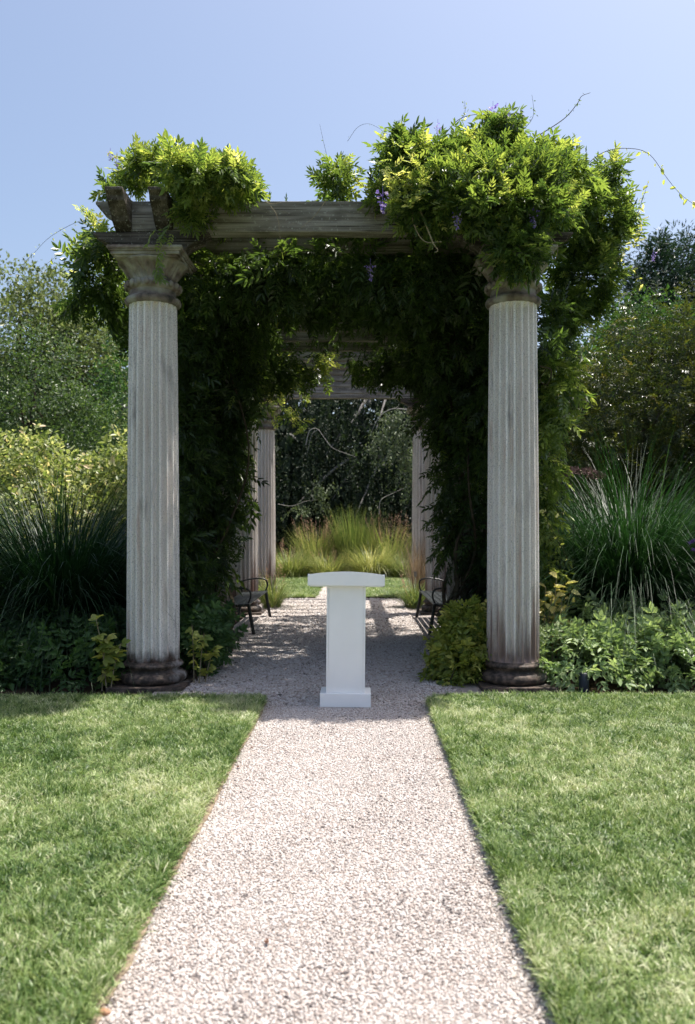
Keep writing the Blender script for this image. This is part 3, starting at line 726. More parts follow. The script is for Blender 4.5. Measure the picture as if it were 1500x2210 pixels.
# left: roof-top tuft, dark hanging fall, curtain round the second column
vl = thing('wisteria_vine', 'yellow-green wisteria tuft lying over the front beam beside two cut beam ends', 'vine', (-1.6, 8.2, 4.7))
EL = [px_e(425, 405, 62, 52, 8.0, .45), px_e(470, 405, 75, 42, 7.95, .4), px_e(345, 355, 40, 28, 8.0, .25), px_e(295, 345, 34, 20, 8.0, .2), px_e(535, 410, 34, 34, 7.9, .25), px_e(440, 372, 55, 30, 8.1, .3), px_e(415, 462, 40, 34, 7.72, .2), px_e(240, 410, 26, 10, 7.95, .15), px_e(290, 385, 50, 18, 8.4, .25), px_e(500, 392, 62, 36, 7.45, .34), px_e(440, 392, 56, 38, 7.35, .32), px_e(390, 372, 46, 34, 7.3, .30)]
g = Geo(); P, Nr = blob_points(EL, 2400, rv, .45, .15); leafy(g, P, Nr, rv, .145, PIN, .25, .8, 0, .5, .46, .18, .12); sprays(g, EL, 42, rv, .17, .74)
P = np.array([at(x, y, 7.52) for x, y in [(345, 520), (352, 545), (340, 560), (338, 585), (350, 500), (370, 510), (330, 500), (365, 490), (345, 575)]]); leafy(g, P, np.tile((0., -.4, -1.), (9, 1)), rv, .14, PINF, 0, .7, .2, .4, .5, .1)
vine_part('foliage', g, 'wisteria', vl)
vf = thing('wisteria_vine', 'dark wisteria fall hanging outside the pergola beside the black-stained column', 'vine', (-2.6, 9.2, 4))
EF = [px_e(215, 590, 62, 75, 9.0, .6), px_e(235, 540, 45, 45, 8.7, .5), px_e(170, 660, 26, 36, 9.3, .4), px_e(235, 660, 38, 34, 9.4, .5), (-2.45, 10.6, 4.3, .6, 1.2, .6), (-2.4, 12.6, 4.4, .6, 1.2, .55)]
g = Geo(); P, Nr = blob_points(EF, 2300, rv, .55, .3); leafy(g, P, Nr, rv, .20, PIN, .1, .75, .3, .5, .22, .12, .3); sprays(g, EF[:2], 16, rv, .3, .8)  # backlit look put into leaf tone: dark underside, paler top
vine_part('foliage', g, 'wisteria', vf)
vd = thing('wisteria_vine', 'dense dark wisteria curtain wrapped around the second column behind the black-stained one', 'vine', (-1.95, 10.8, 0))
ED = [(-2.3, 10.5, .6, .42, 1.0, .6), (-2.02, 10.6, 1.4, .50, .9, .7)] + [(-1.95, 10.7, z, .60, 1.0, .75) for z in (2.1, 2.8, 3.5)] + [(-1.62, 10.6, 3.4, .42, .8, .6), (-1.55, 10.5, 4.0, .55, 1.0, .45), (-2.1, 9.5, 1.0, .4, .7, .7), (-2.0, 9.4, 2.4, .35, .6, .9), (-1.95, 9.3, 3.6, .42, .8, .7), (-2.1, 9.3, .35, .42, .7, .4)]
g = Geo(); P, Nr = blob_points(ED, 5200, rv, .5, .3); leafy(g, P, Nr, rv, .22, PIN, 0, .6, .45, .5, .16, .12); vine_part('foliage', g, 'wisteria', vd)  # tunnel shade painted in with a lower leaf tone
for i in range(10):
    x, y = -1.95 + rv.uniform(-.4, .45), 10.6 + rv.uniform(-1.2, .8); pts = [np.array((x, y, -.02))] + [np.array((x + rv.normal(0, .14), y + rv.normal(0, .14), z)) for z in (.4, .9, 1.6, 2.6, 4.2)]
    vine_part('stem', stems_geo([pts], [(rv.uniform(.012, .035), .008)], 30), 'vine_stem', vd, True, False)
# roof mat over the first bays, hanging between the beams
vm = thing('wisteria_vine', 'shaded wisteria hanging from the pergola roof just behind the front beam, pods dangling', 'vine', (-.2, 9.8, 4.4))
EM = [(x, y, 4.25 + .1 * math.sin(x * 3 + y), .62, .62, .30) for x in (-1.5, -.8, -.1, .6, 1.3) for y in (8.75, 9.55)] + [(x, y, 4.75, .75, .8, .22) for x in (-1.4, -.3, .8, 1.5) for y in (9.0, 10.3, 11.6, 12.9)] + [(.9, 14.2, 4.8, .7, .7, .2), (1.5, 15.4, 4.8, .5, .8, .2), (-1.4, 14.3, 4.8, .6, .6, .2)]
g = Geo(); P, Nr = blob_points(EM, 9500, rv, .6, .4); leafy(g, P, Nr, rv, .21, PIN, 0, .6, .45, .5, .14, .12, .22)  # shade beneath the roof put into darker leaf tones
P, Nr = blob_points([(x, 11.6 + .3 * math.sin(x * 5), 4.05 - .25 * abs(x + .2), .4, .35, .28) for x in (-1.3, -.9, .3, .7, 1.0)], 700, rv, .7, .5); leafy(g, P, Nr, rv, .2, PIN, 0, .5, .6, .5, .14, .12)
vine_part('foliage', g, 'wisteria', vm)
def local(root, p): return np.array(p) - np.array(root.location)
for (x, y, Y, L) in [(868, 635, 9.0, .26), (866, 665, 8.9, .14), (597, 655, 9.6, .22), (598, 690, 9.7, .10)]:
    p = local(vm, at(x, y, Y)); q = smooth_path([p, p + (.01, 0, -.35 * L), p + (-.005, 0, -.7 * L), p + (.004, 0, -L)], 10)
    g = Geo(); g.add(*tube(q, [.003, .006, .010, .012, .012, .011, .012, .010, .006, .001], 6), .6); obj('seed_pod', g.mesh('seed_pod', True), M['lit_leaf'], vm)
vs = thing('wisteria_vine', 'thin sunlit wisteria spray dangling inside around a far stone capital', 'vine', (-1.7, 14.2, 4.2))
P = []; 
for (a, b) in [((585, 745), (640, 830)), ((690, 745), (705, 830)), ((600, 810), (700, 800)), ((580, 830), (575, 900)), ((640, 790), (660, 850)), ((610, 870), (660, 930)), ((590, 760), (570, 860)), ((620, 790), (600, 840)), ((720, 740), (690, 800))]:
    q = np.linspace(0, 1, 26)[:, None]; A = at(*a, 13.4); B = at(*b, 13.4); P.append(A * (1 - q) + B * q + rv.normal(0, .07, (26, 3)) * (1, 2.5, 1))
P = np.concatenate(P); g = Geo(); leafy(g, P, sphere_dirs(rv, len(P)), rv, .16, PINF, 0, .6, .2, .6, .62, .18); vine_part('foliage', g, 'wisteria', vs)
vine_part('stem', stems_geo([[at(575, 740, 13.4), at(620, 790, 13.4), at(690, 770, 13.4), at(715, 735, 13.4)]], [(.006, .003)], 30, 5), 'vine_stem', vs, True, False)
for (x, y, Y, L) in [(826, 408, 7.55, .17), (1152, 450, 7.45, .13), (987, 458, 7.5, .12), (1064, 228, 8.2, .12), (1092, 232, 8.2, .14), (1102, 255, 8.2, .10), (862, 298, 8.0, .11), (945, 268, 8.1, .09), (958, 330, 7.9, .08), (1410, 545, 8.8, .07)]:
    raceme(vr, local(vr, at(x, y, Y - .12)), L * 1.3, rv)
raceme(vm, local(vm, at(799, 568, 8.2)), .17, rv)
for (x, y, Y, L) in [(238, 330, 8.0, .08), (252, 340, 8.0, .09), (325, 322, 8.1, .07)]: raceme(vl, local(vl, at(x, y, Y)), L, rv)
def TD(root, pix, Y, r=.004, nl=12, tone=.85, leaf=.05, mat='vine_stem'): tendril(root, [local(root, at(x, y, Y + dy)) for x, y, dy in [(p[0], p[1], p[2] if len(p) > 2 else 0) for p in pix]], r, leaf, nl, rv, mat, tone)
TD(vr, [(1150, 300), (1215, 258), (1245, 225), (1255, 208), (1274, 200)], 8.2, .005, 18, .3, .035)
TD(vr, [(1255, 365), (1300, 330), (1350, 320), (1400, 332), (1440, 385), (1470, 420), (1508, 448)], 8.6, .004, 26, .8, .07)
TD(vr, [(960, 290), (985, 262), (1010, 250), (1050, 247), (1085, 262)], 8.1, .004, 12, .8, .04); TD(vr, [(990, 262), (1003, 245), (1003, 218)], 8.1, .003, 10, .6, .04)
TD(vr, [(1120, 290), (1145, 262), (1152, 240), (1148, 205)], 8.1, .003, 12, .3, .03)
TD(vr, [(705, 335), (697, 300), (690, 268)], 8.0, .002, 3, .5, .02); TD(vr, [(750, 305), (772, 275), (800, 268), (840, 292)], 8.0, .002, 3, .5, .02)
TD(vr, [(860, 400), (888, 438), (892, 480), (915, 520), (953, 522)], 7.45, .008, 4, .8, .05, 'pale_stem'); TD(vr, [(905, 450), (925, 500), (935, 525), (945, 540), (938, 545)], 7.42, .009, 2, .8, .05, 'pale_stem')
TD(vr, [(1178, 498), (1200, 525), (1203, 545), (1196, 560), (1182, 530), (1178, 505)], 7.4, .004, 2, .8, .04, 'pale_stem'); TD(vr, [(1105, 480), (1090, 525), (1088, 585)], 7.4, .003, 3, .8, .05, 'pale_stem')
TD(vr, [(1370, 480), (1390, 420), (1400, 390)], 8.8, .003, 14, .9, .07); TD(vr, [(1330, 560), (1375, 520), (1390, 470)], 8.8, .003, 18, .95, .09)
TD(vr, [(1300, 600), (1345, 560), (1380, 600), (1400, 640)], 9.0, .003, 10, .95, .07)
TD(vf, [(235, 490), (205, 478), (170, 478), (110, 510), (70, 550), (30, 592)], 8.8, .003, 22, .85, .05); TD(vf, [(210, 520), (170, 525), (140, 540), (100, 570)], 8.9, .003, 14, .9, .06)
TD(vl, [(560, 420), (590, 452), (600, 475), (605, 515)], 7.6, .003, 0, .5, .02, 'pale_stem'); TD(vl, [(570, 436), (590, 440), (608, 437)], 7.6, .003, 0, .5, .02, 'pale_stem')
TD(vr, [(705, 430), (680, 465), (650, 492)], 7.6, .004, 0, .5, .02, 'pale_stem')
TD(vl, [(290, 345), (262, 342), (235, 330)], 8.0, .004, 10, .9, .06)
TD(vc, [(1165, 790), (1190, 800), (1180, 830), (1165, 818), (1180, 795)], 8.6, .008, 0, .5, .02); TD(vc, [(1165, 1095), (1195, 1150), (1235, 1225)], 8.6, .003, 14, .9, .05)
TD(vc, [(1165, 1108), (1190, 1105), (1220, 1108)], 8.6, .003, 14, .95, .07)

# ------------------------------------------------------------------ shrubs, perennials and grasses near the pergola
def local_mesh(g, name, root, smooth=False):
    me = g.mesh(name, smooth); me.transform(Matrix.Translation(-Vector(root.location))); return me
def shrub(name, label, cat, loc, E, n, size, mat, seed, tone=.5, up=.3, group=None, tpls=None, shell=.3, stem='bark', nst=10, tvar=.2):
    r = np.random.default_rng(seed); t = thing(name, label, cat, loc, group=group)
    g = Geo(); P, Nr = blob_points(E, n, r, shell, .1); k = P[:, 2] > .02; P, Nr = P[k], Nr[k]
    leafy(g, P, Nr, r, size, tpls or PINF, up, .7, 0, .45, tone, tvar, .1, 1.0)
    o = obj('foliage', local_mesh(g, 'foliage', t), M[mat], t); o['kind'] = 'stuff'
    g = Geo(); E = np.asarray([e[:6] for e in E])
    for i in range(nst):
        e = E[r.integers(len(E))]; top = e[:3] + r.normal(0, .35, 3) * e[3:6]; b = np.array((top[0] + r.normal(0, .08), top[1] + r.normal(0, .08), -.03))
        g.add(*tube(smooth_path([b, (b + top) / 2 + r.normal(0, .03, 3), top], 8), np.linspace(.008, .003, 8), 5))
    o = obj('stems', local_mesh(g, 'stems', t, True), M[stem], t); o['kind'] = 'stuff'
    return t
AST = [pinnate_tpl(3, .46, .52, .2, 62, s) for s in range(30, 33)]
EL_ = [(-2.75 - .55 * i, 8.15 + .25 * (i % 2), .12, .55, .60, .38 + .05 * (i % 3)) for i in range(4)] + [(-2.6, 8.8, .2, .5, .5, .38), (-3.3, 8.9, .2, .6, .5, .40), (-4.1, 8.9, .2, .7, .5, .4)]
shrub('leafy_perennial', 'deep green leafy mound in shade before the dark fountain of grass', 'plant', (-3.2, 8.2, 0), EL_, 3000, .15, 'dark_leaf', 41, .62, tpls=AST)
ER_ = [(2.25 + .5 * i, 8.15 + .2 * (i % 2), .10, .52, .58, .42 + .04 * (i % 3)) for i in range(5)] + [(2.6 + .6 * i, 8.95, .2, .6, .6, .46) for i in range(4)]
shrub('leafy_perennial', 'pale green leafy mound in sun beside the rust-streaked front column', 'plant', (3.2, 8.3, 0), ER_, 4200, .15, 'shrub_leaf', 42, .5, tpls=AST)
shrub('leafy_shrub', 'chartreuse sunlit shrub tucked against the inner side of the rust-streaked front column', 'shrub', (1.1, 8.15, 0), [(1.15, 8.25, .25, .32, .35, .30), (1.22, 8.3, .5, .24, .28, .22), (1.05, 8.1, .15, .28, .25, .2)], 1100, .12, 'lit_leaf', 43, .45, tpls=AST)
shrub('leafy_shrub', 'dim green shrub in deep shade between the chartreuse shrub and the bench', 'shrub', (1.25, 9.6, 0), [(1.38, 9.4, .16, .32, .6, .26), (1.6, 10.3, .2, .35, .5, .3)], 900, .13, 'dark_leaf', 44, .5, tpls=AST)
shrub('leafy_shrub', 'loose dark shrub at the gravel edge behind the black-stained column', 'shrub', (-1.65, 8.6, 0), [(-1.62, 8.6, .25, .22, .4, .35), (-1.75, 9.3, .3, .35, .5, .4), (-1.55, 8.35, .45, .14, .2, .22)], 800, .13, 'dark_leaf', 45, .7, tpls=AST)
def lobed_tpl(w=.5):
    T = leaf_tpl(w, .08, .15); VV = []; FF = []
    for k, (a, l) in enumerate(((-.85, .72), (0, 1.0), (.85, .72))):
        ca, sa = math.cos(a), math.sin(a); v = T[0] * l; VV.append(np.stack([v[:, 0] * ca - v[:, 1] * sa, v[:, 0] * sa + v[:, 1] * ca, v[:, 2] + .01 * k], 1)); FF.append(T[1] + 6 * k)
    return np.concatenate(VV), np.concatenate(FF)
def leaf_stalk(name, label, cat, base, stalks, mat, seed, ls, group=None, w=.55, stem='pale_stem', curl=.35, per=9):
    r = np.random.default_rng(seed); t = thing(name, label, cat, tuple(base), group=group); b = np.array(base)
    for (dx, dy, h, lx) in stalks:
        q = smooth_path([(dx, dy, 0), (dx + lx * .4, dy, h * .55), (dx + lx, dy, h)], 10)
        g = Geo(); g.add(*tube(q, np.linspace(.007, .003, 10), 5)); st = obj('stem', g.mesh('stem', True), M[stem], t)
        for k in range(per):
            tt = min(1, max(.2, .30 + .70 * k / (per - 1) + r.normal(0, .06))); p = q[min(9, int(tt * 9))] + r.normal(0, .012, 3); a = k * 2.4 + r.uniform(-.4, .4)
            d = unit(np.array((math.cos(a), math.sin(a), r.uniform(-.4, .7)))); V, F = place(lobed_tpl(w) if mat == 'lit_leaf' else leaf_tpl(w, .10, curl), np.array([p]), d[None], np.array([(r.normal(0, .5), -.5 + r.normal(0, .4), .8)]), np.array([ls * r.uniform(.7, 1.15)]))
            gl = Geo(); gl.add(V, F, np.full(len(V), np.clip(r.normal(.55, .22), 0, 1))); obj('leaf', gl.mesh('leaf', True), M[mat], t)
    return t
leaf_stalk('tall_perennial', 'yellowing stalks with curled leaves beside the rust-streaked column', 'plant', (2.02, 8.45, 0), [(-.10, 0, 1.05, .0), (-.02, .05, .92, .03), (.06, 0, 1.02, .05), (.12, .05, .95, .08), (.0, .1, .85, .1), (.16, .1, .86, .12)], 'yellow_leaf', 51, .115, w=.7, per=14)
leaf_stalk('young_plant', 'young plant with lobed yellow-green leaves leaning at the black-stained column', 'plant', (-2.30, 7.60, 0), [(0, 0, .68, -.10), (.03, .02, .45, .10), (-.05, .02, .50, .04)], 'lit_leaf', 52, .12, w=.55, curl=.15, per=15)
leaf_stalk('young_plant', 'sparse leafy sprig growing between the black-stained column and the gravel', 'plant', (-1.50, 7.95, 0), [(0, 0, .50, .05), (.05, .04, .36, .10), (-.06, .05, .58, -.02)], 'lit_leaf', 53, .09, w=.55, curl=.15, per=14)

def grass_clump(name, label, loc, n, h, spread, mat, seed, w=.012, lean=(.03, .55), curve=(.4, 1.9), r0=.25, plume=0, plmat='plume', plh=1.1, group=None, S=6, tone=.45):
    r = np.random.default_rng(seed); t = thing(name, label, 'grass', loc, group=group)
    a = r.uniform(0, 6.28, n); q = r0 * np.sqrt(r.random(n)); B = np.stack([q * np.cos(a), q * np.sin(a), np.full(n, -.02)], 1)
    az = a + r.normal(0, .5, n)
    V, F = blades(B, az, h * r.uniform(.65, 1.25, n), r.uniform(*lean, n) * (.3 + q / r0), r.uniform(*curve, n), w * r.uniform(.7, 1.3, n), S)
    V[:, 0] *= spread; V[:, 1] *= spread
    g = Geo(); g.add(V, F, np.repeat(np.clip(r.normal(tone, .22, n), 0, 1), (S + 1) * 2)); o = obj('blades', g.mesh('blades'), M[mat], t); o['kind'] = 'stuff'
    if plume:
        g = Geo(); a = r.uniform(0, 6.28, plume); ln = r.uniform(.02, .38, plume); hh = h * plh * r.uniform(.75, 1.08, plume)
        T0 = np.stack([np.cos(a) * np.sin(ln), np.sin(a) * np.sin(ln), np.cos(ln)], 1); B = np.stack([r0 * .5 * np.cos(a), r0 * .5 * np.sin(a), np.zeros(plume)], 1)
        for i in range(plume):
            g.add(*tube([B[i], B[i] + T0[i] * hh[i]], [.003, .0012], 4), .5)
            m = 26; tt = r.uniform(.66, 1.0, m); P = B[i] + T0[i] * (tt * hh[i])[:, None] + r.normal(0, .028, (m, 3)) * (1.25 - tt)[:, None] * 2
            V, F = place(diamond_tpl(.35, .1), P, unit(T0[i] * .8 + r.normal(0, .5, (m, 3))), sphere_dirs(r, m), r.uniform(.02, .045, m)); g.add(V, F, np.repeat(r.random(m), 4))
        o = obj('seed_plumes', g.mesh('seed_plumes'), M[plmat], t); o['kind'] = 'stuff'
    return t
grass_clump('fountain_grass', 'huge dark fountain of arching grass in shade beside the black-stained column', (-3.45, 9.7, 0), 5200, 2.3, 1.0, 'silver_grass', 61, .013, (.05, .85), (.6, 2.2), .42, S=8, tone=.35)
grass_clump('fountain_grass', 'large upright green grass clump rising behind the pale green mound', (3.5, 10.2, 0), 7000, 2.7, 1.0, 'silver_grass', 62, .012, (.03, .75), (.9, 2.3), .5, S=8, tone=.42)
fg = 'grass clumps in the bed beyond the pergola'
grass_clump('switchgrass', 'tall bright green upright clump in the middle of the far bed', (.05, 25.6, 0), 900, 1.95, 1.0, 'meadow_grass', 63, .018, (.02, .22), (.1, .6), .40, 0, group=fg, tone=.25)
grass_clump('switchgrass', 'tall airy clump with reddish plumes at the far bed end opposite the dry grass', (-1.1, 26.0, 0), 900, 1.55, 1.0, 'meadow_grass', 64, .016, (.02, .4), (.2, 1.0), .45, 60, group=fg, plh=1.22, tone=.5)
grass_clump('switchgrass', 'tall airy clump with reddish plumes next to the tan dry grass', (1.15, 26.0, 0), 900, 1.6, 1.0, 'meadow_grass', 65, .016, (.02, .4), (.2, 1.0), .5, 70, group=fg, plh=1.25, tone=.45)
grass_clump('low_grass', 'pale yellow weeping grass clump in front of the tall bright green one', (.55, 24.6, 0), 1100, 1.25, 1.1, 'meadow_grass', 66, .014, (.05, .7), (.8, 2.1), .4, group=fg, tone=.62)
grass_clump('low_grass', 'low grey-green tussock beside the farthest column in shade', (-1.85, 24.4, 0), 900, 1.05, 1.1, 'meadow_grass', 67, .013, (.05, .7), (.5, 1.7), .4, 10, group=fg, tone=.45)
grass_clump('low_grass', 'low tussock between the grey-green one and the weeping yellow clump', (-.75, 24.5, 0), 800, .9, 1.1, 'meadow_grass', 68, .013, (.05, .7), (.5, 1.7), .4, 8, group=fg, tone=.55)
grass_clump('low_grass', 'small rounded green tussock near the tan dry grass', (1.5, 24.3, 0), 700, .85, 1.0, 'meadow_grass', 69, .013, (.05, .7), (.5, 1.7), .32, group=fg, tone=.30)
grass_clump('dry_grass', 'tan dried grass standing against a far stone column', (1.42, 17.35, 0), 260, 1.35, 1.0, 'dry_grass', 70, .010, (.05, .35), (.05, .5), .12, tone=.5)
grass_clump('bench_grass', 'small green grass tuft beyond the sun-speckled bench', (-1.55, 15.6, 0), 500, .75, 1.0, 'meadow_grass', 71, .010, (.1, .7), (.4, 1.6), .16, 6, tone=.35)
grass_clump('bench_grass', 'small green grass tuft beyond the shaded bench', (1.2, 15.6, 0), 500, .62, 1.0, 'meadow_grass', 72, .010, (.1, .7), (.4, 1.6), .16, 3, tone=.2)

# flowering perennials at the right
def flower_plant(name, label, base, stalks, mat, seed, hr, n_f):
    r = np.random.default_rng(seed); t = thing(name, label, 'flower', tuple(base))
    for (dx, dy, h) in stalks:
        g = Geo(); q = smooth_path([(dx * .4, dy * .4, 0), (dx * .8, dy * .8, h * .6), (dx, dy, h)], 8); g.add(*tube(q, np.linspace(.008, .004, 8), 5)); st = obj('stem', g.mesh('stem', True), M['vine_stem'], t)
        g = Geo(); d = sphere_dirs(r, n_f); d[:, 2] = np.abs(d[:, 2]) * .7; P = np.array((dx, dy, h)) + d * hr * np.sqrt(r.random(n_f))[:, None]
        V, F = place(diamond_tpl(.8, .2), P, unit(d + (0, 0, .4)), sphere_dirs(r, n_f), r.uniform(.02, .04, n_f)); g.add(V, F, np.repeat(r.random(n_f), 4)); obj('flower_head', g.mesh('flower_head'), M[mat], t)
    return t
flower_plant('plume_flower', 'dusty pink flower heads rising beside the large upright grass clump', (2.6, 9.6, 0), [(-.12, 0, 2.14), (.05, .1, 2.18), (.20, 0, 2.16), (.33, .1, 2.12), (-.2, -.1, 1.97)], 'rust_flower', 81, .11, 170)
flower_plant('aster', 'violet daisies low at the edge of the large upright grass clump', (3.70, 8.75, 0), [(.02, .05, 1.36), (.1, 0, 1.42), (.0, -.05, 1.28)], 'purple_dark', 82, .05, 26)

# landscape light, plant label, fallen leaves, stone
ll = thing('garden_light', 'dark blue cylindrical ground light half hidden under the pale green mound', 'light', (2.19, 7.66, 0))
g = Geo(); g.add(*lathe([(.0, .165), (.040, .165), (.046, .16), (.046, .0), (.04, -.03)], 28)); obj('housing', g.mesh('housing', True), M['dark_blue'], ll)
g = Geo(); g.add(*lathe([(.0, .168), (.036, .168), (.036, .160)], 28)); obj('lens', g.mesh('lens', True), M['iron'], ll)
pl = thing('plant_label', 'thin grey plant label on a stake before the tan dry grass', 'label', (1.27, 16.3, 0))
g = Geo(); g.add(*tube([(0, 0, -.02), (0, .01, .58)], .007, 6)); obj('stake', g.mesh('stake', True), M['grey_bark'], pl)
box('name_plate', -.03, .03, -.004, .004, .56, .66, M['grey_bark'], pl, .001)
for i, (x, y, lab) in enumerate([(516, 1660, 'curled reddish dead leaf on gravel near the lawn below the black-stained column'), (541, 1618, 'tiny brown dead leaf on gravel, closer to the lectern than the curled one'), (932, 1563, 'brown dead leaf at the shaded turf edge just beyond the lectern foot'), (947, 1643, 'rusty dead leaf in the dark strip along the turf edge'), (576, 2040, 'small orange dead leaf alone out on the foreground gravel')]):
    Y = CAM_H * F_PX / (y - HOR); t = at(x, y, Y); t[2] = .016; r = np.random.default_rng(90 + i)
    a = r.uniform(0, 6.28, 3); V, F = place(leaf_tpl(.7, .22, .25), np.zeros((3, 3)), np.stack([np.cos(a), np.sin(a), np.full(3, .2)], 1), np.tile((0., 0., 1.), (3, 1)), np.full(3, .020)); g = Geo(); g.add(V, F, r.random())
    o = obj('fallen_leaf', g.mesh('fallen_leaf', True), M['dead_leaf'], None, tuple(t)); tag(o, lab, 'leaf', 'dead leaves on the gravel')
Y = CAM_H * F_PX / (2192 - HOR); t = at(222, 2192, Y); st = pebble(77).copy(); st.materials.clear(); st.materials.append(M['terracotta']); o = obj('stone', st, None, None, (t[0], t[1], .012)); o.scale = (.022, .016, .018); tag(o, 'terracotta-coloured stone lying at the foreground edge of the gravel', 'stone')

# ------------------------------------------------------------------ trees
def tree(name, label, loc, h, E, n_cl, per, cl, leaf, mat, seed, tr=.2, bark='bark', tpl=None, tone=.45, flat=.6, group='trees behind the pergola', limbs=16, lean=(0, 0), fork=.25, tvar=.2, squash=.55):
    r = np.random.default_rng(seed); t = thing(name, label, 'tree', loc, group=group); L0 = np.array(loc)
    E = np.asarray(E, float); P, Nr = blob_points(E, n_cl, r, .55, .35); k = P[:, 2] > .25; P, Nr = P[k], Nr[k]; n = len(P)
    off = sphere_dirs(r, n * per) * (cl * r.random(n * per) ** .5)[:, None] * (1, 1, squash); Q = np.repeat(P, per, 0) + off; NQ = unit(np.repeat(Nr, per, 0) * .7 + unit(off) * .7)
    ct = np.repeat(r.normal(0, .13, n), per); g = Geo()
    D = unit(NQ + r.normal(0, .7, NQ.shape) + (0, 0, -.15)); Nn = unit(np.array((0, 0, 1.)) * flat + NQ * .4 + r.normal(0, .5, NQ.shape)); m = len(Q)
    tp = tpl or diamond_tpl(.55, .12); V, F = place(tp, Q, D, Nn, leaf * np.exp(r.normal(0, .25, m))); g.add(V, F, np.repeat(np.clip(tone + ct + r.normal(0, tvar, m), 0, 1), len(tp[0])))
    o = obj('crown', local_mesh(g, 'crown', t), M[mat], t); o['kind'] = 'stuff'
    g = Geo(); top = np.array((loc[0] + lean[0], loc[1] + lean[1], h * .88)); bs = np.array((loc[0], loc[1], -.1)); mid = (bs + top) / 2 + r.normal(0, .15, 3)
    tp_ = smooth_path([bs, mid, top], 16); g.add(*tube(tp_, np.linspace(tr, tr * .18, 16), 9))
    for i in range(limbs):
        s = r.uniform(fork, .85); p0 = tp_[int(s * 15)]; p1 = P[r.integers(n)]; md = p0 * .5 + p1 * .5 + (0, 0, .12 * np.linalg.norm(p1 - p0)) + r.normal(0, .1, 3)
        rr = tr * (1 - .75 * s) * .5; g.add(*tube(smooth_path([p0, md, p1], 10), np.linspace(rr, rr * .15, 10), 6))
    obj('trunk', local_mesh(g, 'trunk', t, True), M[bark], t)
    return t
def te(*rows): return rows
# left side
tree('oak_tree', 'tall pale grey-green tree rising behind the rounded mid-green evergreen', (-13.5, 33, 0), 12.5, te((-13.5, 33, 8.5, 4.2, 3, 3.4), (-10.8, 32, 7.6, 2.4, 2.4, 2.6), (-16, 33, 7, 3.5, 3, 3), (-12.5, 31.5, 5.2, 4.5, 2.5, 3)), 2200, 30, .70, .18, 'oak_leaf', 101, .35, tone=.5)
tree('evergreen_tree', 'rounded mid-green evergreen just above the pale flowering hedge', (-8.0, 20.5, 0), 6.6, te((-8.0, 20.5, 3.6, 1.7, 1.6, 2.9), (-7.0, 20.2, 3.1, 1.3, 1.2, 2.0), (-9.2, 20.8, 3.2, 1.4, 1.3, 2.4), (-6.3, 20.0, 2.5, .9, .9, 1.3)), 1200, 36, .40, .085, 'yew_leaf', 102, .16, tone=.45, squash=.9)
tree('evergreen_tree', 'dark evergreen with bare grey limbs half behind the black-stained column', (-6.2, 24, 0), 8.0, te((-6.2, 24, 4.2, 1.5, 1.5, 3.4), (-5.2, 24, 3.6, 1.3, 1.3, 2.6), (-7.2, 24.5, 3.6, 1.3, 1.2, 2.6)), 700, 30, .5, .11, 'dark_leaf', 103, .18, bark='grey_bark', tone=.75, limbs=26)
tree('dogwood_tree', 'cream and yellow-green flowering shrub-tree with dark spreading branches above the dark grass', (-4.9, 13.6, 0), 3.0, te((-4.7, 13.4, 1.75, 1.2, 1.0, .95), (-5.9, 13.8, 2.1, 1.0, .9, 1.2), (-5.2, 13.6, 2.3, .5, .6, .65), (-3.5, 13.4, 2.0, .8, .8, 1.15), (-4.1, 13.5, 2.25, .45, .5, .6), (-3.1, 13.6, 1.7, .7, .8, 1.2), (-4.2, 12.7, 1.4, 1.5, .7, .8)), 820, 28, .30, .085, 'pale_leaf', 104, .07, tone=.48, fork=.12, limbs=26, tpl=leaf_tpl(.55), tvar=.22)
tree('broad_tree', 'sunny green tree glimpsed between the black-stained column and the dark vine curtain', (-4.3, 18.5, 0), 4.6, te((-4.2, 18.5, 2.6, 1.2, 1.0, 1.9), (-3.3, 18.6, 2.0, .8, .8, 1.5)), 420, 28, .35, .10, 'oak_leaf', 105, .10, tone=.45)
# right side
tree('pine_tree', 'dark blue-green pine with a rounded top against the sky', (15.6, 38, 0), 15.4, te((15.0, 38, 12.4, 2.3, 2, 2.6), (17.2, 38, 10.2, 2.8, 2, 2.4), (13.9, 38, 9.4, 2.0, 2, 2.2), (16, 37.5, 6.5, 3.6, 2.4, 3.2)), 1900, 42, .6, .26, 'pine_leaf', 106, .3, tpl=diamond_tpl(.24, .05), tone=.45, squash=.8, flat=.1)
tree('locust_tree', 'broad olive-green tree with gold leaf tips filling the side beyond the upright grass', (5.4, 14.6, 0), 5.4, te((5.2, 14.6, 3.4, 1.9, 1.5, 1.9), (6.8, 14.6, 3.8, 2.0, 1.6, 2.2), (4.0, 14.2, 2.7, 1.0, 1.1, 1.5), (5.0, 14.0, 1.6, 1.9, 1.0, 1.4), (7.0, 14.0, 1.8, 1.8, 1.2, 1.6)), 2000, 9, .45, .20, 'gold_leaf', 107, .14, tpl=pinnate_tpl(4, .32, .36, .3, 60, 77, True), tone=.45, limbs=24, tvar=.2)
tree('small_leaved_tree', 'glossy small-leaved tree peering over the olive-green one below the pine', (7.9, 20, 0), 7.6, te((7.2, 20, 5.0, 1.6, 1.4, 2.1), (8.6, 20, 5.2, 1.5, 1.4, 1.6), (5.6, 19.5, 4.3, 1.1, 1.2, 1.7)), 1500, 30, .45, .11, 'dark_leaf', 108, .15, tone=.55)

